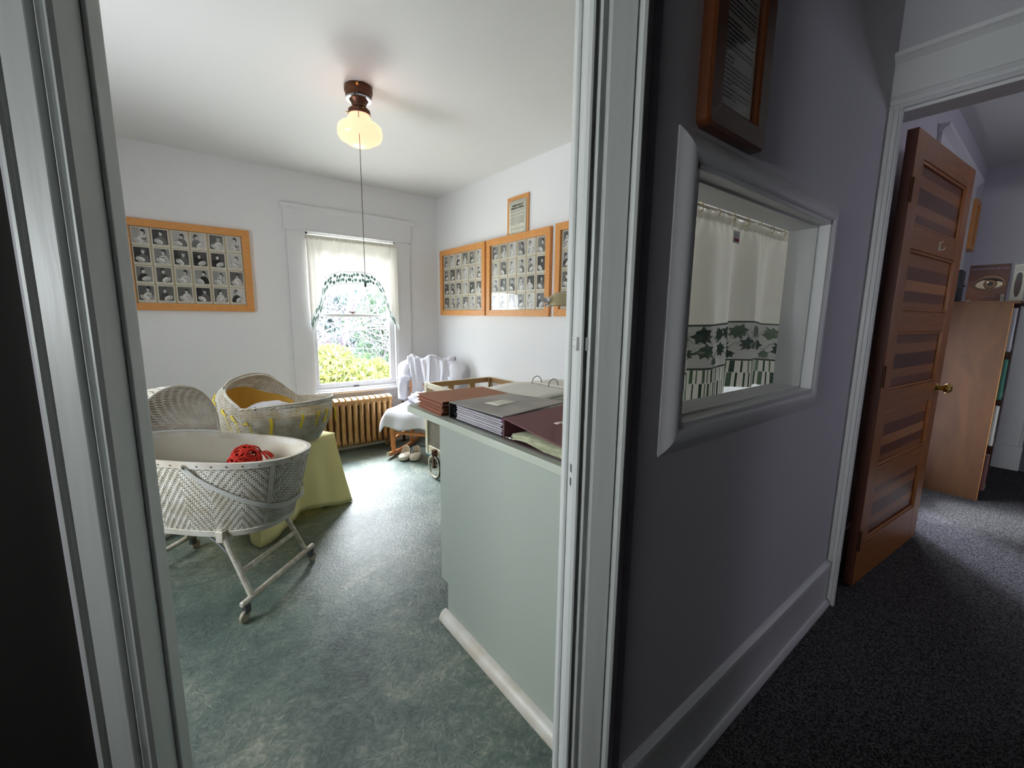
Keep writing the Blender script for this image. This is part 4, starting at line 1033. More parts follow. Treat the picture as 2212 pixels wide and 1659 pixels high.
# red yarn ball lying in the bassinet
random.seed(21)
def to_w(o, p): return Matrix.Translation(o.location) @ Matrix.Rotation(o.rotation_euler.z, 4, 'Z') @ Vector(p)
yc = to_w(B1, (-.17, -.045, .605))
mb = MB()
for k in range(26):
    ax = Vector((random.gauss(0,.35), random.gauss(0,.35), 1)).normalized() if k % 2 else Vector((random.gauss(0,1), random.gauss(0,1), random.gauss(0,.3))).normalized()
    e1 = ax.orthogonal().normalized(); e2 = ax.cross(e1); r = .062*random.uniform(.85,1.05)
    mb.tube([yc+(e1*cos(a*2*pi/22)*1.25+e2*sin(a*2*pi/22))*r+ax*.02*sin(a*.9+k) for a in range(22)], .0042, 5, closed=True)
yt = thing('yarn_ball', 'tangled ball of bright red yarn lying inside the bassinet', 'yarn', (yc.x, yc.y, yc.z-.07))
obj('strands', mb, M_yarn, yt)
mb = MB()
for k in range(16):
    a = random.uniform(0, 2*pi); b = .07+random.uniform(0,.03); q = yc+Vector((.052, -.018, .018))
    mb.tube(catmull([q, q+Vector((cos(a)*.02+.018, sin(a)*.03, .02)), q+Vector((cos(a)*.035+.035, sin(a)*.035, -.008))], 4), .0028, 5)
obj('loose_loops', mb, M_yarn, yt)
# small mattress pad under it
pdm = MB(); ringb = [b1s(i/48, .10, -.012) for i in range(48)]; 
pdm.add([p+Vector((0,0,.0)) for p in ringb]+[Vector((p.x*1.09,p.y*1.12,.535)) for p in ringb], [tuple(range(48)), tuple(range(48,96))]+[(i,(i+1)%48,48+(i+1)%48,48+i) for i in range(48)])
pdo = obj('mattress', pdm, M_lining, B1, world=False)

# ------------------------------------------------------------------ open wicker bassinet on the cloth covered table
B2 = thing('wicker_bassinet', 'white open weave wicker bassinet with raised hood and yellow ribbons, on yellow covered table', 'bassinet', (.44, 3.05, .512), radians(-48.7), world=False)
def b2s(u, v, o=0):
    t = 2*pi*u; c, s = cos(t), sin(t); hd_ = max(0, -c); ft = max(0, c)
    kk = hd_**1.6; kz = hd_**.75
    p0 = Vector((.300*c, .170*s, 0))
    p1 = Vector(((.405 if c > 0 else .405+.05*kk)*c, .262*s*(1+.08*kk), .150+.16*kz))
    p2 = Vector((.400*c if c > 0 else -(.36*hd_-.24*hd_*hd_), .240*s*(1+.05*kz), .235+.030*ft+.165*kz))
    a = p0.lerp(p1, v); b = p1.lerp(p2, v); p = a.lerp(b, v)
    n = Vector((c/.3, s/.16, .4)).normalized(); return p+n*o
obj('woven_body', woven(b2s, 168, 27, .0028, .74), M_wicker2, B2, world=False, smooth=60)
obj('stakes', stakes(b2s, 84, .0028), M_wicker2, B2, world=False, smooth=60, kind='stuff')
mb = MB()
mb.tube([b2s(i/96, 1.0, 0) for i in range(96)], .0065, 8, closed=True)
obj('rim', mb, M_wicker2, B2, world=False)
mb = MB()
for k in range(96*2): 
    pass
for ph0 in (0, pi): mb.tube([b2s(i/288, .985, .004+.004*cos(i*.75+ph0))+Vector((0,0,.005*sin(i*.75+ph0))) for i in range(288)], .0030, 5, closed=True)
obj('braided_edge', mb, M_wicker2, B2, world=False)
# bent rod handles pinned along the rim
def rodpath(u0, u1, lift): return [b2s((u0+(u1-u0)*k/24) % 1, 1.0, .006)+Vector((0,0,lift*min(1, sin(pi*k/24)*3)+.004)) for k in range(25)]
for u0, u1, nm in ((.350,.650,.006), (-.21,.17,.008)):
    r_ = obj('rod_handle', MB().tube(rodpath(u0, u1, nm), .0062, 8), M_band, B2, world=False)
    mb = MB()
    for e in (u0, u1): p = b2s(e % 1, 1.0, .006); mb.tube([p+Vector((0,0,-.010)), p+Vector((0,0,.012))], .0045, 6)
    obj('clip', mb, M_steelg, r_, world=False)
# bottom
mb = MB(); rb = [b2s(i/64, .02, -.002) for i in range(64)]; mb.add(rb, [tuple(range(64))]); obj('basket_floor', mb, M_wicker, B2, world=False)
# quilted yellow bumper
mb = MB().grid(lambda u, v: b2s(u, .10+(.60+.03*sin(u*40*pi/4))*v-.06*v*max(0,-cos(2*pi*u)), -.014-.006*abs(sin(u*2*pi*10))*sin(pi*v)), 120, 8, closeu=True)
obj('bumper_pad', mb, M_yellow2, B2, world=False, smooth=60)
# yellow bows and ribbon tails
random.seed(31)
rib = [(.575,.62,0),(.610,.62,0),(.640,.60,0),(.690,.60,0),(.725,.60,0),(.765,.60,0),(.825,.70,1),(.905,.74,1),(.955,.76,1),(1.00,.76,1),(.992,.78,1),(.545,.60,0)]
for u, v, kind_ in rib:
    mb = MB(); c = b2s(u, v, .007)
    if kind_ == 0:
        for k in range(5):
            dx = random.uniform(-.016,.016); L_ = random.uniform(.020,.034)
            q = [b2s(u+dx*w_*.9, v-w_*L_*3.2, .007+.006*sin(w_*pi)) for w_ in (0,.33,.66,1)]
            mb.grid(lambda a, b: q[int(round(b*3))]+Vector((.004*(a-.5)*2,0,.0)), 1, 3)
        mb.lathe([(0,.006),(.005,.004),(.006,0),(.005,-.004),(0,-.006)], c, 8)
        if random.random() < .6: mb.grid(lambda a, b: b2s(u+.006+(a-.5)*.003, v-.10-.28*b, .007), 1, 6)
    else:
        L_ = .42 if u < .9 else .34
        mb.grid(lambda a, b: b2s(u+(a-.5)*.0085+.002*sin(b*5), v-L_*b, .006+.002*sin(b*9)), 1, 8)
    obj('ribbon', mb, M_ribbon, B2, world=False, smooth=180)
mb = MB(); q0 = b2s(.085, .80, .008)
for k in range(3): mb.tube(catmull([q0, q0+Vector((.014+.004*k,-.004*k,-.03)), q0+Vector((.010+.006*k,.004,-.07)), q0+Vector((.016,.004*k,-.105-.01*k))], 4), .0028, 5)
obj('ribbon', mb, M_ribbon, B2, world=False)
# folded baby cloths inside
def lump(cx, cy, cz, rx, ry, rz_, seed, n=24, m_=12, amp=.18, rot=0):
    mb = MB()
    def f(u, v):
        a = 2*pi*u; b = pi*(v-.5); d = Vector((cos(a)*cos(b), sin(a)*cos(b), sin(b)))
        k = 1+amp*noise.noise(d*2.3+Vector((seed,0,0)))+amp*.5*noise.noise(d*6+Vector((0,seed,0)))
        x = d.x*rx*k; y = d.y*ry*k; return Vector((cx+x*cos(rot)-y*sin(rot), cy+x*sin(rot)+y*cos(rot), cz+d.z*rz_*k))
    return mb.grid(f, n, m_, closeu=True)
W2 = lambda p: to_w(B2, p)
pt_ = thing('baby_pillow', 'white and yellow cloth pillow lying in the wicker bassinet', 'pillow', tuple(W2((-.02,-.03,.04))))
obj('pillow', lump(*W2((.03,-.06,.212)), .115, .075, .036, 3, rot=.3), M_white, pt_, smooth=180)
obj('yellow_side', lump(*W2((.00,-.10,.200)), .095, .035, .026, 5, rot=.35), M_yellow2, pt_, smooth=180)
bw = thing('baby_bonnet', 'small white bonnet beside the pillow in the wicker bassinet', 'bonnet', tuple(W2((.09,-.05,.04))))
obj('bonnet', lump(*W2((.155,-.05,.200)), .050, .045, .038, 8), M_white, bw, smooth=180)
md = thing('baby_mattress', 'yellow mattress lying in the bottom of the wicker bassinet', 'mattress', tuple(W2((0,0,.0))))
Cc = W2((0,0,0)); mbm = MB(); rr = [W2(b2s(i/48, .14, -.018)) for i in range(48)]
mbm.add([(p.x,p.y,.522) for p in rr]+[(Cc.x+(p.x-Cc.x)*1.18,Cc.y+(p.y-Cc.y)*1.18,.668) for p in rr], [tuple(range(48)), tuple(range(48,96))]+[(i,(i+1)%48,48+(i+1)%48,48+i) for i in range(48)])
obj('pad', mbm, M_yellow2, md)

# table under the cloth, and the cloth itself
TA = radians(28); tux, tuy = cos(TA), sin(TA)
TC = Vector((.78,2.955,0))-Vector((tux,tuy,0))*.27+Vector((-tuy,tux,0))*.24
tb = thing('side_table', 'small table hidden under the pale yellow cloth', 'table', (TC.x, TC.y, 0), TA, world=False)
obj('tabletop', MB().box(-.265,-.235,.475,.265,.235,.500), M_ply, tb, world=False, bevel=.003)
for sx in (-1,1):
    for sy in (-1,1): obj('leg', MB().tube([(sx*.22,sy*.19,0),(sx*.22,sy*.19,.475)], [.014,.020], 8), M_ply, tb, world=False)
def cloth(u, v):
    # u around the perimeter, v 0 = edge of top, 1 = hem
    per = [(.27,-.24),(.27,.24),(-.27,.24),(-.27,-.24)]; k = int(u*4) % 4; f = u*4-int(u*4)
    a = Vector(per[k]); b = Vector(per[(k+1) % 4]); e = a.lerp(b, f); cdist = min(f, 1-f)
    corner = max(0, 1-cdist/.30)**1.3; nrm = Vector((e.x/.27, e.y/.24)); nrm = Vector((max(-1,min(1,nrm.x))**5, max(-1,min(1,nrm.y))**5)).normalized()
    flare = (.012+.075*corner+.018*sin(u*70)*(1-corner)+.010*sin(u*41+1))*v**1.2
    z = .507-(.507-(.045-.040*corner+.018*sin(u*23)*(1-corner)))*v
    p = e+nrm*(.010+flare); 
    return Vector((p.x, p.y, max(.006, z)-(0 if v else 0)))
mb = MB().grid(lambda u, v: cloth(u, v), 160, 14, closeu=True)
mb.grid(lambda u, v: Vector(((u-.5)*.56, (v-.5)*.50, .507)), 4, 4)
cloth_o = obj('tablecloth', mb, M_yellow, None, smooth=60, loc=(TC.x, TC.y, 0), rz=TA, label='pale yellow cloth draped to the floor over the table under wicker bassinet', cat='tablecloth', solid=.002)

# ================================================================== OLD CANISTER APPLIANCE AND CORDS (behind the bassinet stand)
ac = thing('canister_heater', 'worn grey metal canister with blue bands on the floor behind bassinet stand', 'appliance', (-.12, 3.10, 0))
dirv = Vector((.95, .22, 0)).normalized()
c0 = Vector((-.50, 3.02, .115))
def along(k, r=0, z=0): return c0+dirv*k+Vector((0,0,z))
def cyl(prof_, m, nm, par=ac):
    mb = MB().lathe(prof_, (0,0,0), 28, 'x'); ang = atan2(dirv.y, dirv.x)
    mb.xf(lambda v: c0+Vector((v.x*cos(ang)-v.y*sin(ang), v.x*sin(ang)+v.y*cos(ang), v.z))); return obj(nm, mb, m, par, smooth=40)
cyl([(0,0),(.085,0),(.098,.02),(.100,.10),(.100,.16),(.094,.165),(.094,.38),(.090,.40),(0,.40)], M_rust, 'drum')
cyl([(.101,.02),(.106,.025),(.106,.13),(.101,.135)], M_tealm, 'blue_band')
cyl([(.095,.17),(.102,.175),(.102,.19),(.095,.195)], M_bronze, 'clamp')
cyl([(.060,.40),(.058,.56),(.046,.57),(0,.57)], mat('old_motor', (70,68,66), .5, metal=.4, var=(112,110,104), vscale=20), 'motor')
mb = MB()
for k in (.06, .30): mb.box(c0.x+k-.02, c0.y-.09, 0, c0.x+k+.02, c0.y+.10, .022)
obj('foot', mb, M_rust, ac)
tv = thing('blue_bottle', 'pale blue plastic bottle standing behind the bassinet stand', 'bottle', (.055, 3.20, 0))
obj('bottle', MB().lathe([(0,0),(.038,0),(.042,.01),(.042,.12),(.034,.15),(.018,.165),(.016,.19),(0,.19)], (.055,3.20,0), 18), M_tealm, tv)
obj('cap', MB().lathe([(0,.21),(.017,.21),(.019,.205),(.019,.185),(0,.185)], (.055,3.20,0), 14), mat('cap_teal', (70,140,150), .5), tv)
cord = MB().tube(catmull([(.12,3.16,.09),(.20,3.16,.06),(.30,3.13,.012),(.36,3.05,.010),(.33,2.98,.010),(.24,3.00,.010),(.17,3.06,.010),(.22,3.12,.014),(.32,3.14,.012)], 8), .008, 8)
obj('power_cord', cord, M_rubber, None, label='thick black cord coiled on the floor beside the canister', cat='cord')
cord = MB().tube(catmull([(.14,3.12,.05),(.24,3.09,.014),(.34,3.01,.008),(.33,2.94,.006),(.22,2.93,.006),(.14,2.97,.006),(.12,3.03,.006)], 8), .004, 8)
obj('electric_flex', cord, M_cream, None, label='thin cream flex looping over the black cord on green floor', cat='cord')

# ================================================================== ROCKING CHAIR, GARMENT, SHOES
fx, fy = -.78, -.62; n_ = sqrt(fx*fx+fy*fy); fx /= n_; fy /= n_
RC = thing('rocking_chair', 'maple rocking chair in the corner beside the radiator', 'chair', (1.795, 3.665, 0), atan2(fy, fx)-pi/2, world=False)
# local: +y forward, x right
def rc(nm, mb, m=M_rocker, **k): return obj(nm, mb, m, RC, world=False, **k)
for sx in (-1, 1):
    pts = [Vector((sx*.205, y, .018+.24*(y+.02)**2*1.1)) for y in [(.30-.68*k/16) for k in range(17)]]
    mb = MB(); vs = []
    for p in pts: vs += [p+Vector((-.013,0,-.016)), p+Vector((.013,0,-.016)), p+Vector((.013,0,.020)), p+Vector((-.013,0,.020))]
    fs = [(i*4+k, (i+1)*4+k, (i+1)*4+(k+1) % 4, i*4+(k+1) % 4) for i in range(16) for k in range(4)]+[(0,1,2,3),(64,65,66,67)]
    mb.add(vs, fs); rk = rc('rocker', mb, bevel=.003)
    mb = MB().obox(pts[0]+Vector((0,.004,.002)), (.0135,0,0), (0,.006,.003), (0,-.006,.019)); obj('painted_tip', mb, M_band, rk, world=False)
    rc('leg', MB().tube([(sx*.205, .20, .045), (sx*.205, .20, .20), (sx*.200, .185, .41)], [.019,.024,.018], 10))
    rc('leg', MB().tube([(sx*.205, -.16, .045), (sx*.200, -.17, .20), (sx*.195, -.18, .41)], [.018,.021,.018], 10))
    rc('stretcher', MB().tube([(sx*.205, .19, .17), (sx*.203, 0, .18), (sx*.201, -.165, .19)], [.010,.014,.010], 8))
    rc('back_post', MB().tube([(sx*.200, -.185, .41), (sx*.215, -.215, .65), (sx*.228, -.255, .865)], [.018,.018,.013], 10))
rc('stretcher', MB().tube([(-.203,.195,.225),(-.15,.196,.225),(-.09,.196,.225),(-.07,.196,.225),(-.05,.196,.225),(0,.196,.225),(.05,.196,.225),(.07,.196,.225),(.09,.196,.225),(.203,.195,.225)], [.013,.016,.014,.018,.014,.016,.014,.018,.014,.013], 10))
rc('stretcher', MB().tube([(-.2,-.17,.26),(.2,-.17,.26)], .012, 8))
rc('seat', MB().prism([(-.235,.225),(.235,.225),(.215,-.20),(-.215,-.20)], .40, .425, lambda a, b, d: (a, b, d)), bevel=.006)
for z, y in ((.84,-.248),(.60,-.208)): rc('back_rail', MB().box(-.22, y-.010, z-.035, .22, y+.010, z+.035), bevel=.005)
for i in range(5): x = -.14+.07*i; rc('back_spindle', MB().tube([(x,-.186,.42),(x,-.208,.60),(x,-.246,.82)], .008, 6))
# garment: a white uniform hung over the back, skirt spread over the seat
GA = thing('white_uniform', 'white cotton uniform dress draped over the rocking chair back and seat', 'dress', (1.795, 3.665, .42), atan2(fy, fx)-pi/2, world=False)
def ga(nm, mb, **k): return obj(nm, mb, M_white, GA, world=False, smooth=180, **k)
def nz(x, z, s=9, a=.012): return noise.noise(Vector((x*s, z*s*.45, 1.7)))*a+noise.noise(Vector((x*s*2.3, z*s, 4.1)))*a*.5
Z0 = .42
def bodice(u, v):   # front hanging down the back rest, v 0 top .. 1 at seat
    x = (u-.5)*2; zz = .895-.46*v+.018*cos(x*7)*(1-v)-.012*abs(x)*(1-v); wdt = .245-.05*v+.02*v*sin(v*9)
    y = -.235+.05*v+.030+.018*sin(x*9+v*2)*(.4+v)+.010*sin(x*21+v*5)+nz(x, zz)
    return Vector((x*wdt, y, zz-Z0))
ga('bodice', MB().grid(bodice, 56, 22), solid=.003)
def backp(u, v):
    x = (u-.5)*2; zz = .893-.30*v+.018*cos(x*7)*(1-v); return Vector((x*.24, -.275-.015*v+nz(x, zz)+.010*sin(x*11), zz-Z0))
ga('bodice_back', MB().grid(backp, 40, 10), solid=.003)
def topr(u, v):
    x = (u-.5)*2; a = pi*v; return Vector((x*.243, -.250+.028*cos(a)+.004, .885+.022*sin(a)+.018*cos(x*7)-.012*abs(x)-Z0+nz(x, 2)))
ga('shoulder_fold', MB().grid(topr, 40, 6), solid=.003)
# button placket and collar
ga('placket', MB().grid(lambda u, v: bodice(.50+.02*(u-.5), v*.9)+Vector((0,.006,0)), 2, 20), solid=.003)
def sleeve(sx, l1, lean):
    pth = catmull([(sx*.205,-.235,.868-Z0),(sx*.262,-.215,.815-Z0),(sx*.275,-.185,.73-Z0),(sx*(.265+lean*.5),-.150,.64-Z0),(sx*(.250+lean),-.12,.64-l1-Z0)], 7)
    n = 18; vs = []; k = len(pth)
    for i, p in enumerate(pth):
        t = i/(k-1); r1 = .058+.020*sin(pi*min(1, t*1.6))-.010*t; r2 = .034
        for q in range(n):
            a = 2*pi*q/n; d = Vector((cos(a)*r1, sin(a)*r2, 0)); kk = 1+.22*noise.noise(Vector((cos(a)*1.7, sin(a)*1.7, t*5+sx)))
            vs.append(p+d*kk*(.6 if i == 0 else 1))
    fs = [(i*n+q, i*n+(q+1) % n, (i+1)*n+(q+1) % n, (i+1)*n+q) for i in range(k-1) for q in range(n)]
    return MB().add(vs, fs)
ga('sleeve', sleeve(1, .16, .02), solid=.002); ga('sleeve', sleeve(-1, .12, 0), solid=.002)
for sx in (1, -1): ga('cuff', MB().grid(lambda u, v: Vector((sx*(.262+.012*v)+.066*cos(u*2*pi), -.165+.040*sin(u*2*pi), .715-Z0-.045*v+.006*sin(u*12)))
                       , 24, 3, closeu=True), solid=.003)
for sx in (1, -1):
    ga('side_drape', MB().grid(lambda u, v: Vector((sx*(.235+.035*u+.02*sin(v*4)), -.20+.11*u+.012*sin(v*7+u*3), .70-Z0-(.30 if sx > 0 else .36)*v*(1-.25*u))), 8, 14), solid=.003)
def skirt(u, v):    # over the seat and down in front
    x = (u-.5)*2; s = v*.60
    if s < .42: y = -.19+s; z = .447+.05*max(0, 1-s/.12)+.010*sin(x*8+s*9)*(1-s)+.004*sin(x*19)+nz(x, s, 5, .012)
    else:
        k = s-.42; y = .235+.012*min(1, k*20)+.035*k/.18+.012*sin(x*6.5)*k/.18; z = .437-k*(.83+.08*sin(x*5))
    ex = .215+.075*min(1, s/.35)+.01*sin(s*15)
    zz = z-(max(0, abs(x)-.86)*.45 if s > .1 else 0)
    return Vector((x*ex, y, zz-Z0))
ga('skirt', MB().grid(skirt, 60, 34), solid=.003)
ga('skirt_bunch', lump(.02, -.12, .075, .16, .085, .065, 14, 36, 18, .45))

# shoes
def shoe(label, loc, rz):
    t = thing('shoe', label, 'shoe', loc, rz, group='pair of cream pumps by the rocking chair', world=False)
    # local +y toe; outline half widths along y
    L_ = .235
    def half(y): # y 0 heel..1 toe
        return .026+.012*sin(min(1, y*1.15)*pi*.9)+.008*sin(max(0, y-.35)*pi/.65*.9)-(max(0, y-.86)/.14)**2*.016
    def outl(u, sh=1.0):
        if u < .5: y = u*2; s = 1
        else: y = (1-u)*2; s = -1
        return y, s*half(y)*sh
    def ringp(u, z, sh, dy=0): y, x = outl(u, sh); k = min(y, 1-y); x *= min(1, sqrt(max(0, k)/.06)); return Vector((x, (y-.5)*L_+dy, z))
    n = 48
    obj('sole', MB().add([ringp(i/n, .004+.0, 1.04) for i in range(n)]+[ringp(i/n, .010, 1.04) for i in range(n)], [tuple(range(n)), tuple(range(n, 2*n))]+[(i,(i+1)%n,n+(i+1)%n,n+i) for i in range(n)]), M_black, t, world=False)
    obj('heel', MB().box(-.022,-.115,0,.022,-.070,.014).box(-.024,-.117,.012,.024,-.062,.024), M_leather, t, world=False, bevel=.003)
    def top_z(y): return .068-.030*min(1, y/.45) + (.018*max(0, 1-y/.12) if y < .12 else 0)
    vs = []; rings = [0, .3, .6, .85, 1.0]
    for r in rings:
        for i in range(n):
            y, x = outl(i/n); zt = top_z(y); z = .010+(zt-.010)*r; sh = 1.04+.05*sin(r*pi*.7)-.10*r*r; vs.append(ringp(i/n, z, sh))
    fs = [(r*n+i, r*n+(i+1) % n, (r+1)*n+(i+1) % n, (r+1)*n+i) for r in range(4) for i in range(n)]
    obj('upper', MB().add(vs, fs), M_leather, t, world=False, smooth=60, solid=.0025)
    # vamp over the toes
    def vamp(u, v): y = .60+.40*u; h = half(y)*.96*min(1, sqrt(max(0, 1-y)/.06+.0001)); x = (v*2-1)*h; return Vector((x, (y-.5)*L_-.012*(1-u)*(1-abs(v*2-1)**2)*0, top_z(y)*.98+.016*(1-(v*2-1)**2)*(1-u*.55)))
    obj('vamp', MB().grid(vamp, 12, 10), M_leather, t, world=False, smooth=60, solid=.002)
    obj('insole', MB().add([ringp(i/n, .020, .90) for i in range(n)], [tuple(range(n))]), M_inner, t, world=False)
    return t
shoe('left cream leather pump on the green floor before the rocking chair', (1.575, 3.60, 0), radians(148))
shoe('right cream leather pump, nearer the wheeled crib', (1.650, 3.535, 0), radians(146))

# ================================================================== WHEELED WOODEN CRIB
KC = thing('wheeled_crib', 'old cream wooden crib box with window openings on small spoked wheels', 'crib', (1.90, 2.81, 0))
kx0, kx1, ky0, ky1, kz0, kz1 = 1.572, 2.236, 2.42, 3.170, .165, .758
pw = .038
for x in (kx0, kx1-pw):
    for y in (ky0, ky1-pw): obj('corner_post', MB().box(x, y, kz0, x+pw, y+pw, kz1), [M_cream], KC, bevel=.002)
def railbox(a): return a
for z0, z1 in ((kz0, kz0+.075), (.448, .500), (kz1-.040, kz1)):
    for side in range(4):
        if side == 0: b = (kx0+.004, ky0+pw, kx0+.024, ky1-pw)
        elif side == 1: b = (kx1-.024, ky0+pw, kx1-.004, ky1-pw)
        elif side == 2: b = (kx0+pw, ky0+.004, kx1-pw, ky0+.024)
        else: b = (kx0+pw, ky1-.024, kx1-pw, ky1-.004)
        obj('rail', MB().box(b[0], b[1], z0, b[2], b[3], z1), M_cream, KC, bevel=.002)
        ins = {0: (b[2], b[1], b[2]+.004, b[3]), 1: (b[0]-.004, b[1], b[0], b[3]), 2: (b[0], b[3], b[2], b[3]+.004), 3: (b[0], b[1]-.004, b[2], b[1])}[side]
        if z0 > .4: obj('inner_rail', MB().box(ins[0], ins[1], z0-.004, ins[2], ins[3], z1-.002), M_cratein, KC)
for (b) in ((kx0+.010, ky0+pw, kx0+.018, ky1-pw), (kx1-.018, ky0+pw, kx1-.010, ky1-pw), (kx0+pw, ky0+.010, kx1-pw, ky0+.018), (kx0+pw, ky1-.018, kx1-pw, ky1-.010)):
    obj('side_panel', MB().box(b[0], b[1], kz0+.075, b[2], b[3], .448), M_grey, KC)
    obj('pane', MB().box(b[0]+.002, b[1]+.002, .500, b[2]-.002, b[3]-.002, kz1-.040), M_pane, KC)
for f in (.36, .68):   # mullions
    x = kx0+(kx1-kx0)*f; obj('mullion', MB().box(x-.026, ky1-.030, .500, x+.026, ky1-.004, kz1-.040), M_cratein, KC, bevel=.002)
    y = ky0+(ky1-ky0)*f; obj('mullion', MB().box(kx0+.004, y-.024, .500, kx0+.028, y+.024, kz1-.040), M_cratein, KC, bevel=.002)
    obj('mullion', MB().box(kx1-.028, y-.024, .500, kx1-.004, y+.024, kz1-.040), M_cratein, KC, bevel=.002)
for x, y in ((kx0+pw, ky1-pw-.014), (kx1-pw-.014, ky1-pw-.014)): obj('inner_post', MB().box(x, y, .45, x+.014, y+.014, kz1-.002), M_cratein, KC)
obj('crib_floor', MB().box(kx0+.02, ky0+.02, .500, kx1-.02, ky1-.02, .512), M_cream, KC)
obj('bottom_board', MB().box(kx0+.01, ky0+.01, kz0, kx1-.01, ky1-.01, kz0+.02), M_grey, KC)
obj('blue_edge', MB().box(kx0+.001, ky0+.002, kz0-.010, kx1-.001, ky1-.002, kz0+.006), M_blueedge, KC)
mb = MB()
for (y, z) in ((ky1-.075,.482),(ky1-.062,.484),(ky1-.052,.470),(ky1-.078,.462),(ky1-.030,.466),(ky1-.018,.73),(ky1-.018,.22)): mb.tube([(kx0+.0035, y, z),(kx0-.001, y, z)], .0045, 6)
obj('screw_hole', mb, mat('rust_hole', (96,50,34), .8), KC)
def kwheel(x, y, sx):
    wv = obj('wheel', MB().tube([(x, y+.088*cos(a*pi/16), .100+.088*sin(a*pi/16)) for a in range(32)], .0085, 8, closed=True), M_cream, KC)
    obj('tyre', MB().tube([(x, y+.0965*cos(a*pi/16), .101+.0965*sin(a*pi/16)) for a in range(32)], .0055, 8, closed=True), M_rubber, wv)
    mb = MB()
    for k in range(8): a = k*pi/4+.2; mb.tube([(x, y+.010*cos(a), .100+.010*sin(a)), (x, y+.084*cos(a), .100+.084*sin(a))], .0026, 5)
    obj('spokes', mb, M_chrome, wv); obj('hub', MB().tube([(x-.016,y,.100),(x+.016,y,.100)], .012, 10), M_bronze, wv)
    mb = MB().box(x-.014, y-.011, .10, x-.010, y+.011, .225).box(x+.010, y-.011, .10, x+.014, y+.011, .165).box(x-.014, y-.018, .19, x+.02, y+.018, .24)
    obj('wheel_bracket', mb, M_bronze, KC, bevel=.001)
for x in (kx0-.022, kx1-.06):
    for y in (ky0+.16, 2.975): kwheel(x, y, 0)
hat = thing('black_cap', 'round black knitted cap lying inside the wheeled crib', 'cap', (2.03, 3.0, .512))
obj('cap', lump(2.03, 3.0, .560, .085, .075, .095, 2, 28, 16, .06), mat('black_knit', (18,18,24), .9, bump=.4, bscale=120), hat, smooth=180)
obj('cap_edge', MB().lathe([(.088,.512),(.092,.520),(.090,.532),(.084,.536)], (2.03,3.0,0), 28), M_black, hat)
rd = thing('red_beads', 'string of small red beads next to the black cap in the crib', 'beads', (2.15, 3.06, .512))
for i in range(9):
    a = i/8; c = (2.13+.055*a, 3.06-.02*sin(a*3), .66+.02*sin(a*4)); 
    obj('bead', MB().lathe([(0,-.010),(.007,-.007),(.010,0),(.007,.007),(0,.010)], c, 10), mat('bead_red', (150,24,34), .3), rd, smooth=60)
obj('bead_post', MB().tube([(2.155,3.085,.512),(2.155,3.075,.66)], .006, 6), M_cratein, rd)

# ================================================================== COUNTER
CX, CY0, CY1 = .826, YHI+.004, 1.535
CT = .895
co = thing('counter', 'grey green painted counter with an overhanging top just inside the nursery doorway', 'counter', (1.5, 1.1, 0))
mb = MB(); mb.prism([(CY0,0),(1.482,0),(1.482,.170),(CY1,.170),(CY1,.866),(CY0,.866)], CX, CX+.02, lambda a, b, d: (d, a, b)); obj('end_panel', mb, M_counter, co, bevel=.0015)
obj('cabinet_body', MB().box(CX+.02, CY0, .170, XR-.002, CY1-.002, .866), M_counter, co)
obj('toe_kick', MB().box(CX+.02, CY0, 0, XR-.002, 1.482, .170), M_counter, co)
mb = MB()
obj('countertop', MB().prism([(.800,CY0),(.800,1.790),(.832,1.822),(XR-.002,1.822),(XR-.002,CY0)], .867, CT, lambda a, b, d: (a, b, d)), M_countertop, co, bevel=.003)
for k in range(3):
    x0 = CX+.05+k*.45; dd = obj('cabinet_door', MB().box(x0, CY1-.002, .19, x0+.42, CY1+.016, .85), M_counter, co, bevel=.002)
    obj('knob', MB().lathe([(0,.026),(.014,.024),(.016,.016),(.008,.008),(.008,0),(0,0)], (x0+.38, CY1+.016, .62), 14, 'y'), M_chrome, dd)
obj('base_shoe', MB().prism([(0,0),(-.034,0),(-.036,.010),(-.026,.030),(-.010,.042),(0,.044)], .76, 1.50, lambda a, b, d: (CX+a, d, b)), M_band, co, smooth=60)

# ================================================================== PAPERS AND BINDERS ON THE COUNTER
def rotbox(mb, cx, cy, z0, z1, lx, ly, ang):
    ca, sa = cos(ang), sin(ang); return mb.obox((cx, cy, (z0+z1)/2), (ca*lx/2, sa*lx/2, 0), (-sa*ly/2, ca*ly/2, 0), (0,0,(z1-z0)/2))
# four brown folders
for k in range(4):
    lab = ['lowest of the four brown folders stacked on the counter corner', 'second brown folder from the bottom of the counter stack', 'third brown folder from the bottom of the counter stack', 'topmost brown folder of the stack on the counter corner'][k]
    z = CT+.0005+k*.0152; cx, cy = 1.000+.004*sin(k*2.1), 1.620+.003*cos(k*1.7); an = radians(-4+.6*k)
    t = thing('folder', lab, 'folder', (cx, cy, z), group='brown folders stacked on the counter corner')
    mb = MB(); rotbox(mb, cx, cy, z, z+.0018, .345, .245, an); rotbox(mb, cx, cy, z+.0125, z+.0145, .345, .245, an); obj('cover', mb, M_brownf, t)
    mb = MB(); rotbox(mb, cx+.002, cy, z+.0018, z+.0125, .335, .236, an); obj('fold_edge', mb, M_brownfd, t)
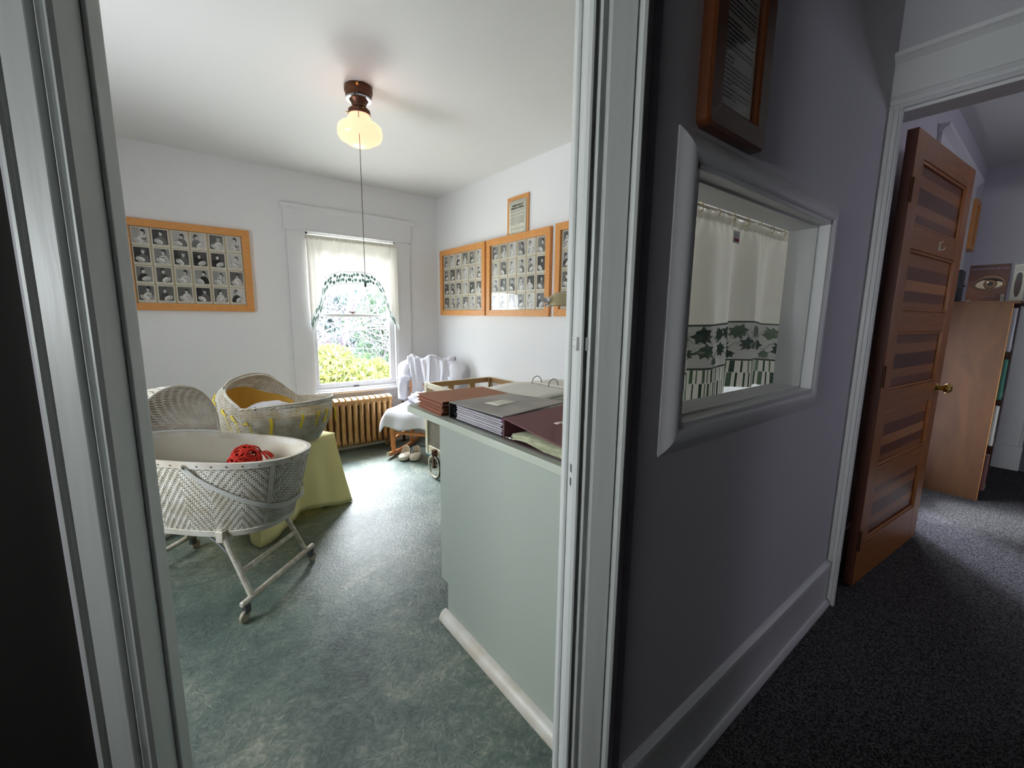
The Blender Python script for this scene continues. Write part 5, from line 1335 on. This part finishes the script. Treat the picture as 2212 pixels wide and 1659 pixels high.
# thick grey binder
gb = thing('binder', 'thick grey ring binder full of page sleeves lying flat on the counter', 'binder', (1.03, 1.285, CT))
bz = CT+.001; g0x, g1x, g0y, g1y = .836, 1.135, 1.118, 1.472
obj('back_cover', MB().box(g0x, g0y, bz, g1x, g1y, bz+.004), M_binderd, gb, bevel=.001)
obj('spine', MB().box(g0x, g1y-.004, bz, g1x, g1y, bz+.066), M_binderd, gb, bevel=.001)
mb = MB().add([(g0x,g1y,bz+.062),(g0x,g0y-.004,bz+.070),(g1x,g0y-.004,bz+.088),(g1x,g1y,bz+.066),(g0x,g1y,bz+.066),(g0x,g0y-.004,bz+.074),(g1x,g0y-.004,bz+.092),(g1x,g1y,bz+.070)], [(0,1,2,3),(4,5,6,7),(0,1,5,4),(1,2,6,5),(2,3,7,6),(3,0,4,7)])
obj('front_cover', mb, M_binder, gb, bevel=.001)
for k in range(11):
    z = bz+.006+k*.0050; e = .004+.006*((k*7) % 5)/5
    obj('page', MB().box(g0x+e, g0y+.004+.012*((k*3) % 4)/4, z, g1x-.006, g1y-.050, z+.0038), M_sleeve, gb)
obj('ring', MB().tube([(g0x+.020, g1y-.030+.026*cos(a*pi/8), bz+.032+.024*sin(a*pi/8)) for a in range(16)], .0022, 6, closed=True), M_chrome, gb)
obj('ring', MB().tube([(g0x+.130, g1y-.030+.026*cos(a*pi/8), bz+.032+.024*sin(a*pi/8)) for a in range(16)], .0022, 6, closed=True), M_chrome, gb)
def lidz(x, y): fx_ = (x-g0x)/(g1x-g0x); fy_ = (g1y-y)/(g1y-g0y+.004); return bz+.0032+(.066+.008*fy_)*(1-fx_)+(.070+.022*fy_)*fx_
mb = MB().grid(lambda u, v: Vector((.915+.10*u, 1.335-.085*v, lidz(.915+.10*u, 1.335-.085*v))), 4, 4); obj('label', mb, M_paperd, gb, solid=.0008)
obj('pink_tab', MB().box(g0x+.002, g0y-.002, bz+.058, g0x+.05, g0y+.012, bz+.062), mat('pink_tab', (150,90,140), .6), gb)
# maroon binder
mb_ = thing('binder', 'maroon ring binder nearest the doorway with its lid sloping down', 'binder', (1.0, .95, CT))
m0x, m1x, m0y, m1y = .832, 1.15, .72, 1.105
obj('back_cover', MB().box(m0x, m0y, bz, m1x, m1y, bz+.004), M_maroond, mb_, bevel=.001)
obj('spine', MB().box(m0x, m1y-.005, bz, m1x, m1y, bz+.070), M_maroon, mb_, bevel=.001)
mb = MB().add([(m0x,m1y,bz+.068),(m0x,m0y-.03,bz+.024),(m1x,m0y-.03,bz+.046),(m1x,m1y,bz+.080),(m0x,m1y,bz+.072),(m0x,m0y-.03,bz+.028),(m1x,m0y-.03,bz+.050),(m1x,m1y,bz+.084)], [(0,1,2,3),(4,5,6,7),(0,1,5,4),(1,2,6,5),(2,3,7,6),(3,0,4,7)])
obj('front_cover', mb, M_maroon, mb_, bevel=.001)
for k in range(5):
    z = bz+.0045+k*.0042
    mb = MB().grid(lambda u, v: Vector((m0x+.006+.002*k+u*.28, m1y-.030-v*.36, z+.012*sin(min(1,v*2.2)*pi)*(1-k*.12)*(1-v))), 6, 14)
    obj('page', mb, M_greenp, mb_, smooth=60, solid=.0022)
obj('ring_plate', MB().box(m0x+.002, m1y-.040, bz+.005, m1x-.03, m1y-.006, bz+.012), M_chrome, mb_, bevel=.002)
def lidm(x, y): fx_ = (x-m0x)/(m1x-m0x); fy_ = (m1y-y)/(m1y-m0y+.03); return bz+.0030+(.072-.044*fy_)*(1-fx_)+(.084-.034*fy_)*fx_
mb = MB().grid(lambda u, v: Vector((.955+.14*u, .965-.12*v, lidm(.955+.14*u, .965-.12*v))), 4, 4); obj('label', mb, M_paper, mb_, solid=.0008)
mb = MB().grid(lambda u, v: Vector((.935+.035*u, .972-.016*v, .0007+lidm(.935+.035*u, .972-.016*v))), 2, 2); obj('tape', mb, M_tape, mb_, solid=.0008)
# white open binder behind, with upright rings
wb = thing('binder', 'open white binder with standing metal rings at the back of the counter', 'binder', (1.52, 1.59, CT))
w0x, w1x, w0y, w1y = 1.20, 1.84, 1.38, 1.80
obj('cover', MB().box(w0x, w0y, bz, w1x, w1y, bz+.004), M_paperd, wb, bevel=.001)
for k in range(4):
    obj('page_stack', MB().grid(lambda u, v: Vector((w0x+.015+.006*k+u*.28, w0y+.01+v*(w1y-w0y-.02), bz+.008+.009*k+.010*sin(u*pi)+.010*u)), 10, 6), M_paper if k % 2 else M_paperd, wb, smooth=60, solid=.007)
for k in range(3): obj('page_stack', MB().grid(lambda u, v: Vector((w0x+.34+u*.28-.005*k, w0y+.012+v*(w1y-w0y-.024), bz+.016+.009*k+.012*(1-u)+.006*sin(u*pi))), 10, 6), M_paper if k % 2 == 0 else M_greenp, wb, smooth=60, solid=.007)
for k, y in enumerate((1.46, 1.59, 1.72)): obj('ring', MB().tube([(1.52+.034*cos(a*pi/12), y, bz+.052+.036*sin(a*pi/12)) for a in range(-2,15)], .0022, 6), M_steelg, wb)
obj('yellow_tab', MB().box(w0x-.004, w1y-.05, bz+.010, w0x+.04, w1y-.006, bz+.016), M_ribbon, wb); obj('orange_tab', MB().box(w0x+.02, w1y-.03, bz+.004, w0x+.10, w1y+.003, bz+.009), mat('orange_tab', (236,150,70), .6), wb)
# papers seen under the hall curtain
for k, (x, y, an, lab) in enumerate(((1.42, .80, .5, 'folded white leaflet seen under the cafe curtain hem, left one'), (1.60, .90, -.3, 'open white brochure seen under the cafe curtain hem, right one'))):
    t = thing('leaflet', lab, 'paper', (x, y, CT)); mb = MB(); sz = .07 if k == 0 else .10
    ca, sa = cos(an), sin(an)
    for s in (-1, 1): mb.add([(x,y-.0,CT+.10),(x+ca*.16*sz*6*.5,y+sa*.5*sz,CT+.10),(x+ca*.16*sz*6*.5+sa*s*.06,y+sa*.5*sz+s*.06,CT+.002),(x+sa*s*.06,y+s*.06,CT+.002)], [(0,1,2,3)])
    obj('sheet', mb, M_paper, t, solid=.0008)
# desk lamp
dl = thing('desk_lamp', 'desk lamp with a beige enamel half-dome shade and chrome knob by the doorway casing', 'lamp', (2.03, 1.49, CT))
sy_, sz_ = 1.765, 1.385
mb = MB(); vs = []; n = 14; k = 12
for i in range(k+1):
    x = 1.628+.36*i/k; e = min(1, sqrt(max(0, 1-(1-min(1, i/3.5))**2))); r = .052*e+.006
    for q in range(n+1): a = pi*q/n; vs.append((x, sy_+.058*e*cos(a)*1.05, sz_-.022+(r+.018*e)*sin(a)))
mb.add(vs, [(i*(n+1)+q, i*(n+1)+q+1, (i+1)*(n+1)+q+1, (i+1)*(n+1)+q) for i in range(k) for q in range(n)]); obj('lamp_shade', mb, M_lampsh, dl, smooth=60, solid=.002)
obj('knob', MB().lathe([(0,-.030),(.012,-.030),(.017,-.024),(.017,-.006),(.010,0),(0,0)], (1.632, sy_, sz_+.006), 16, 'x'), M_chrome, dl)
obj('switch', MB().tube([(1.612,sy_,sz_-.022),(1.640,sy_,sz_-.022)], .008, 10), M_chrome, dl)
obj('lamp_tube', MB().tube([(1.66,sy_,sz_-.004),(1.96,sy_,sz_-.004)], .013, 10), M_paper, dl)
obj('stem', MB().tube(catmull([(2.03,1.49,CT+.02),(2.03,1.49,1.15),(2.03,1.50,1.40),(2.00,1.62,1.50),(1.92,1.765,1.43)], 8), .007, 8), M_chrome, dl)
obj('base', MB().lathe([(0,.03),(.03,.028),(.085,.016),(.09,0),(0,0)], (2.03,1.49,CT), 28), M_lampsh, dl)

# ================================================================== OUTDOORS
G = -3.6
struct('ground', MB().box(-30, YF+.3, G-.1, 40, 60, G), mat('lawn', (66,84,50), .9, var=(84,98,60), vscale=.5), smooth=0)
M_bark = mat('pale_bark', (128,118,132), .8, var=(160,150,164), vscale=6)
M_barkd = mat('bark', (96,84,72), .85)
def foliage(seed, centers, n, size, spread_=1.0):
    R = random.Random(seed); mb = MB()
    for i in range(n):
        c, r = R.choices(centers, weights=[c_[1]**2 for c_ in centers])[0]
        while True:
            d = Vector((R.uniform(-1,1), R.uniform(-1,1), R.uniform(-1,1)))
            if .2 < d.length < 1: break
        d *= d.length**-.4; p = Vector(c)+d*r*spread_
        s = size*R.uniform(.6,1.3); a = Vector((R.gauss(0,1), R.gauss(0,1), R.gauss(0,.6))).normalized(); b = a.orthogonal().normalized(); b.rotate(Matrix.Rotation(R.uniform(0,6.28), 3, a)); e = a.cross(b)
        mb.cur = R.randrange(3)
        mb.add([p-b*s, p-b*s*.1+e*s*.45, p+b*s, p-b*s*.1-e*s*.45], [(0,1,2,3)])
    return mb
def blobs(seed, c, R0, n, r):
    R = random.Random(seed); out = []
    for i in range(n):
        d = Vector((R.gauss(0,1), R.gauss(0,1), R.gauss(0,1))).normalized()*R.uniform(.3,1)
        out.append(((c[0]+d.x*R0[0], c[1]+d.y*R0[1], c[2]+d.z*R0[2]), r*R.uniform(.6,1.2)))
    return out
def tree(name, label, trunk, crown, R0, n, nb, r, size, cols_, seed, cat='tree', group=None):
    t = thing(name, label, cat, trunk, group=group)
    ms = [mat('%s_leaf_%d' % (name, k), c, .7, translucent=.35) for k, c in enumerate(cols_)]
    top = Vector(crown); b0 = Vector(trunk)
    obj('trunk', MB().tube(catmull([b0, b0.lerp(top, .5)+Vector((.1,0,0)), top], 5), [.16-.010*i for i in range(11)], 8), M_barkd, t)
    cl_ = blobs(seed, crown, R0, nb, r)
    obj('foliage', foliage(seed, cl_, n, size), ms, t, smooth=0, kind='stuff')
tree('yellow_shrub_tree', 'bright yellow green leafy tree filling the lower nursery window', (2.75, 9.6, G), (2.78, 9.6, -.30), (1.20,.8,1.00), 26000, 46, .42, .055, ((186,180,104),(164,170,106),(142,158,104)), 3)
tree('green_tree', 'soft green leafy tree behind the bare branches, right side of nursery window', (7.6, 16, G), (7.3, 16, .8), (1.9,1.2,3.2), 18000, 60, .75, .10, ((120,142,116),(104,130,112),(140,156,130)), 5)
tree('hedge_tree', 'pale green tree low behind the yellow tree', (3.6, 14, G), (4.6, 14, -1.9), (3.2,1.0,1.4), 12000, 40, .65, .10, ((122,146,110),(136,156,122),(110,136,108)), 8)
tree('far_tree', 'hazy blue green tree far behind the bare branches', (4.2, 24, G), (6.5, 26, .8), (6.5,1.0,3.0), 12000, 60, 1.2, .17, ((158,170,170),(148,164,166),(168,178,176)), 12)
# bare branching tree
bt = thing('bare_tree', 'bare pale barked tree with tangled twigs outside the nursery window', 'tree', (3.0, 11.5, G))
R = random.Random(19); segs = MB(); trunkm = MB()
def branch(p, d, L_, r, lev):
    pts = [p]; q = p.copy(); dd = d.copy()
    for i in range(5):
        dd = (dd+Vector((R.gauss(0,.16), R.gauss(0,.10), R.gauss(.03,.14)))).normalized(); q = q+dd*L_/5; pts.append(q.copy())
    (trunkm if lev == 0 else segs).tube(pts, [r*(1-.55*i/5) for i in range(6)], 6 if lev < 2 else 4)
    if lev < 5:
        for k in range([8,5,4,4,2][lev]):
            i = R.randint(2, 5); nd = (dd*.5+Vector((R.gauss(0,.8), R.gauss(0,.4), R.gauss(.42,.6)))).normalized()
            branch(pts[i], nd, L_*R.uniform(.55,.8), r*.5, lev+1)
branch(Vector((3.0,11.5,G)), Vector((.12,0,1)), 5.0, .13, 0)
obj('trunk', trunkm, M_bark, bt, smooth=60); obj('branches', segs, M_bark, bt, smooth=60, kind='stuff')

for o in bpy.data.objects:
    if 'wloc' in o: del o['wloc']
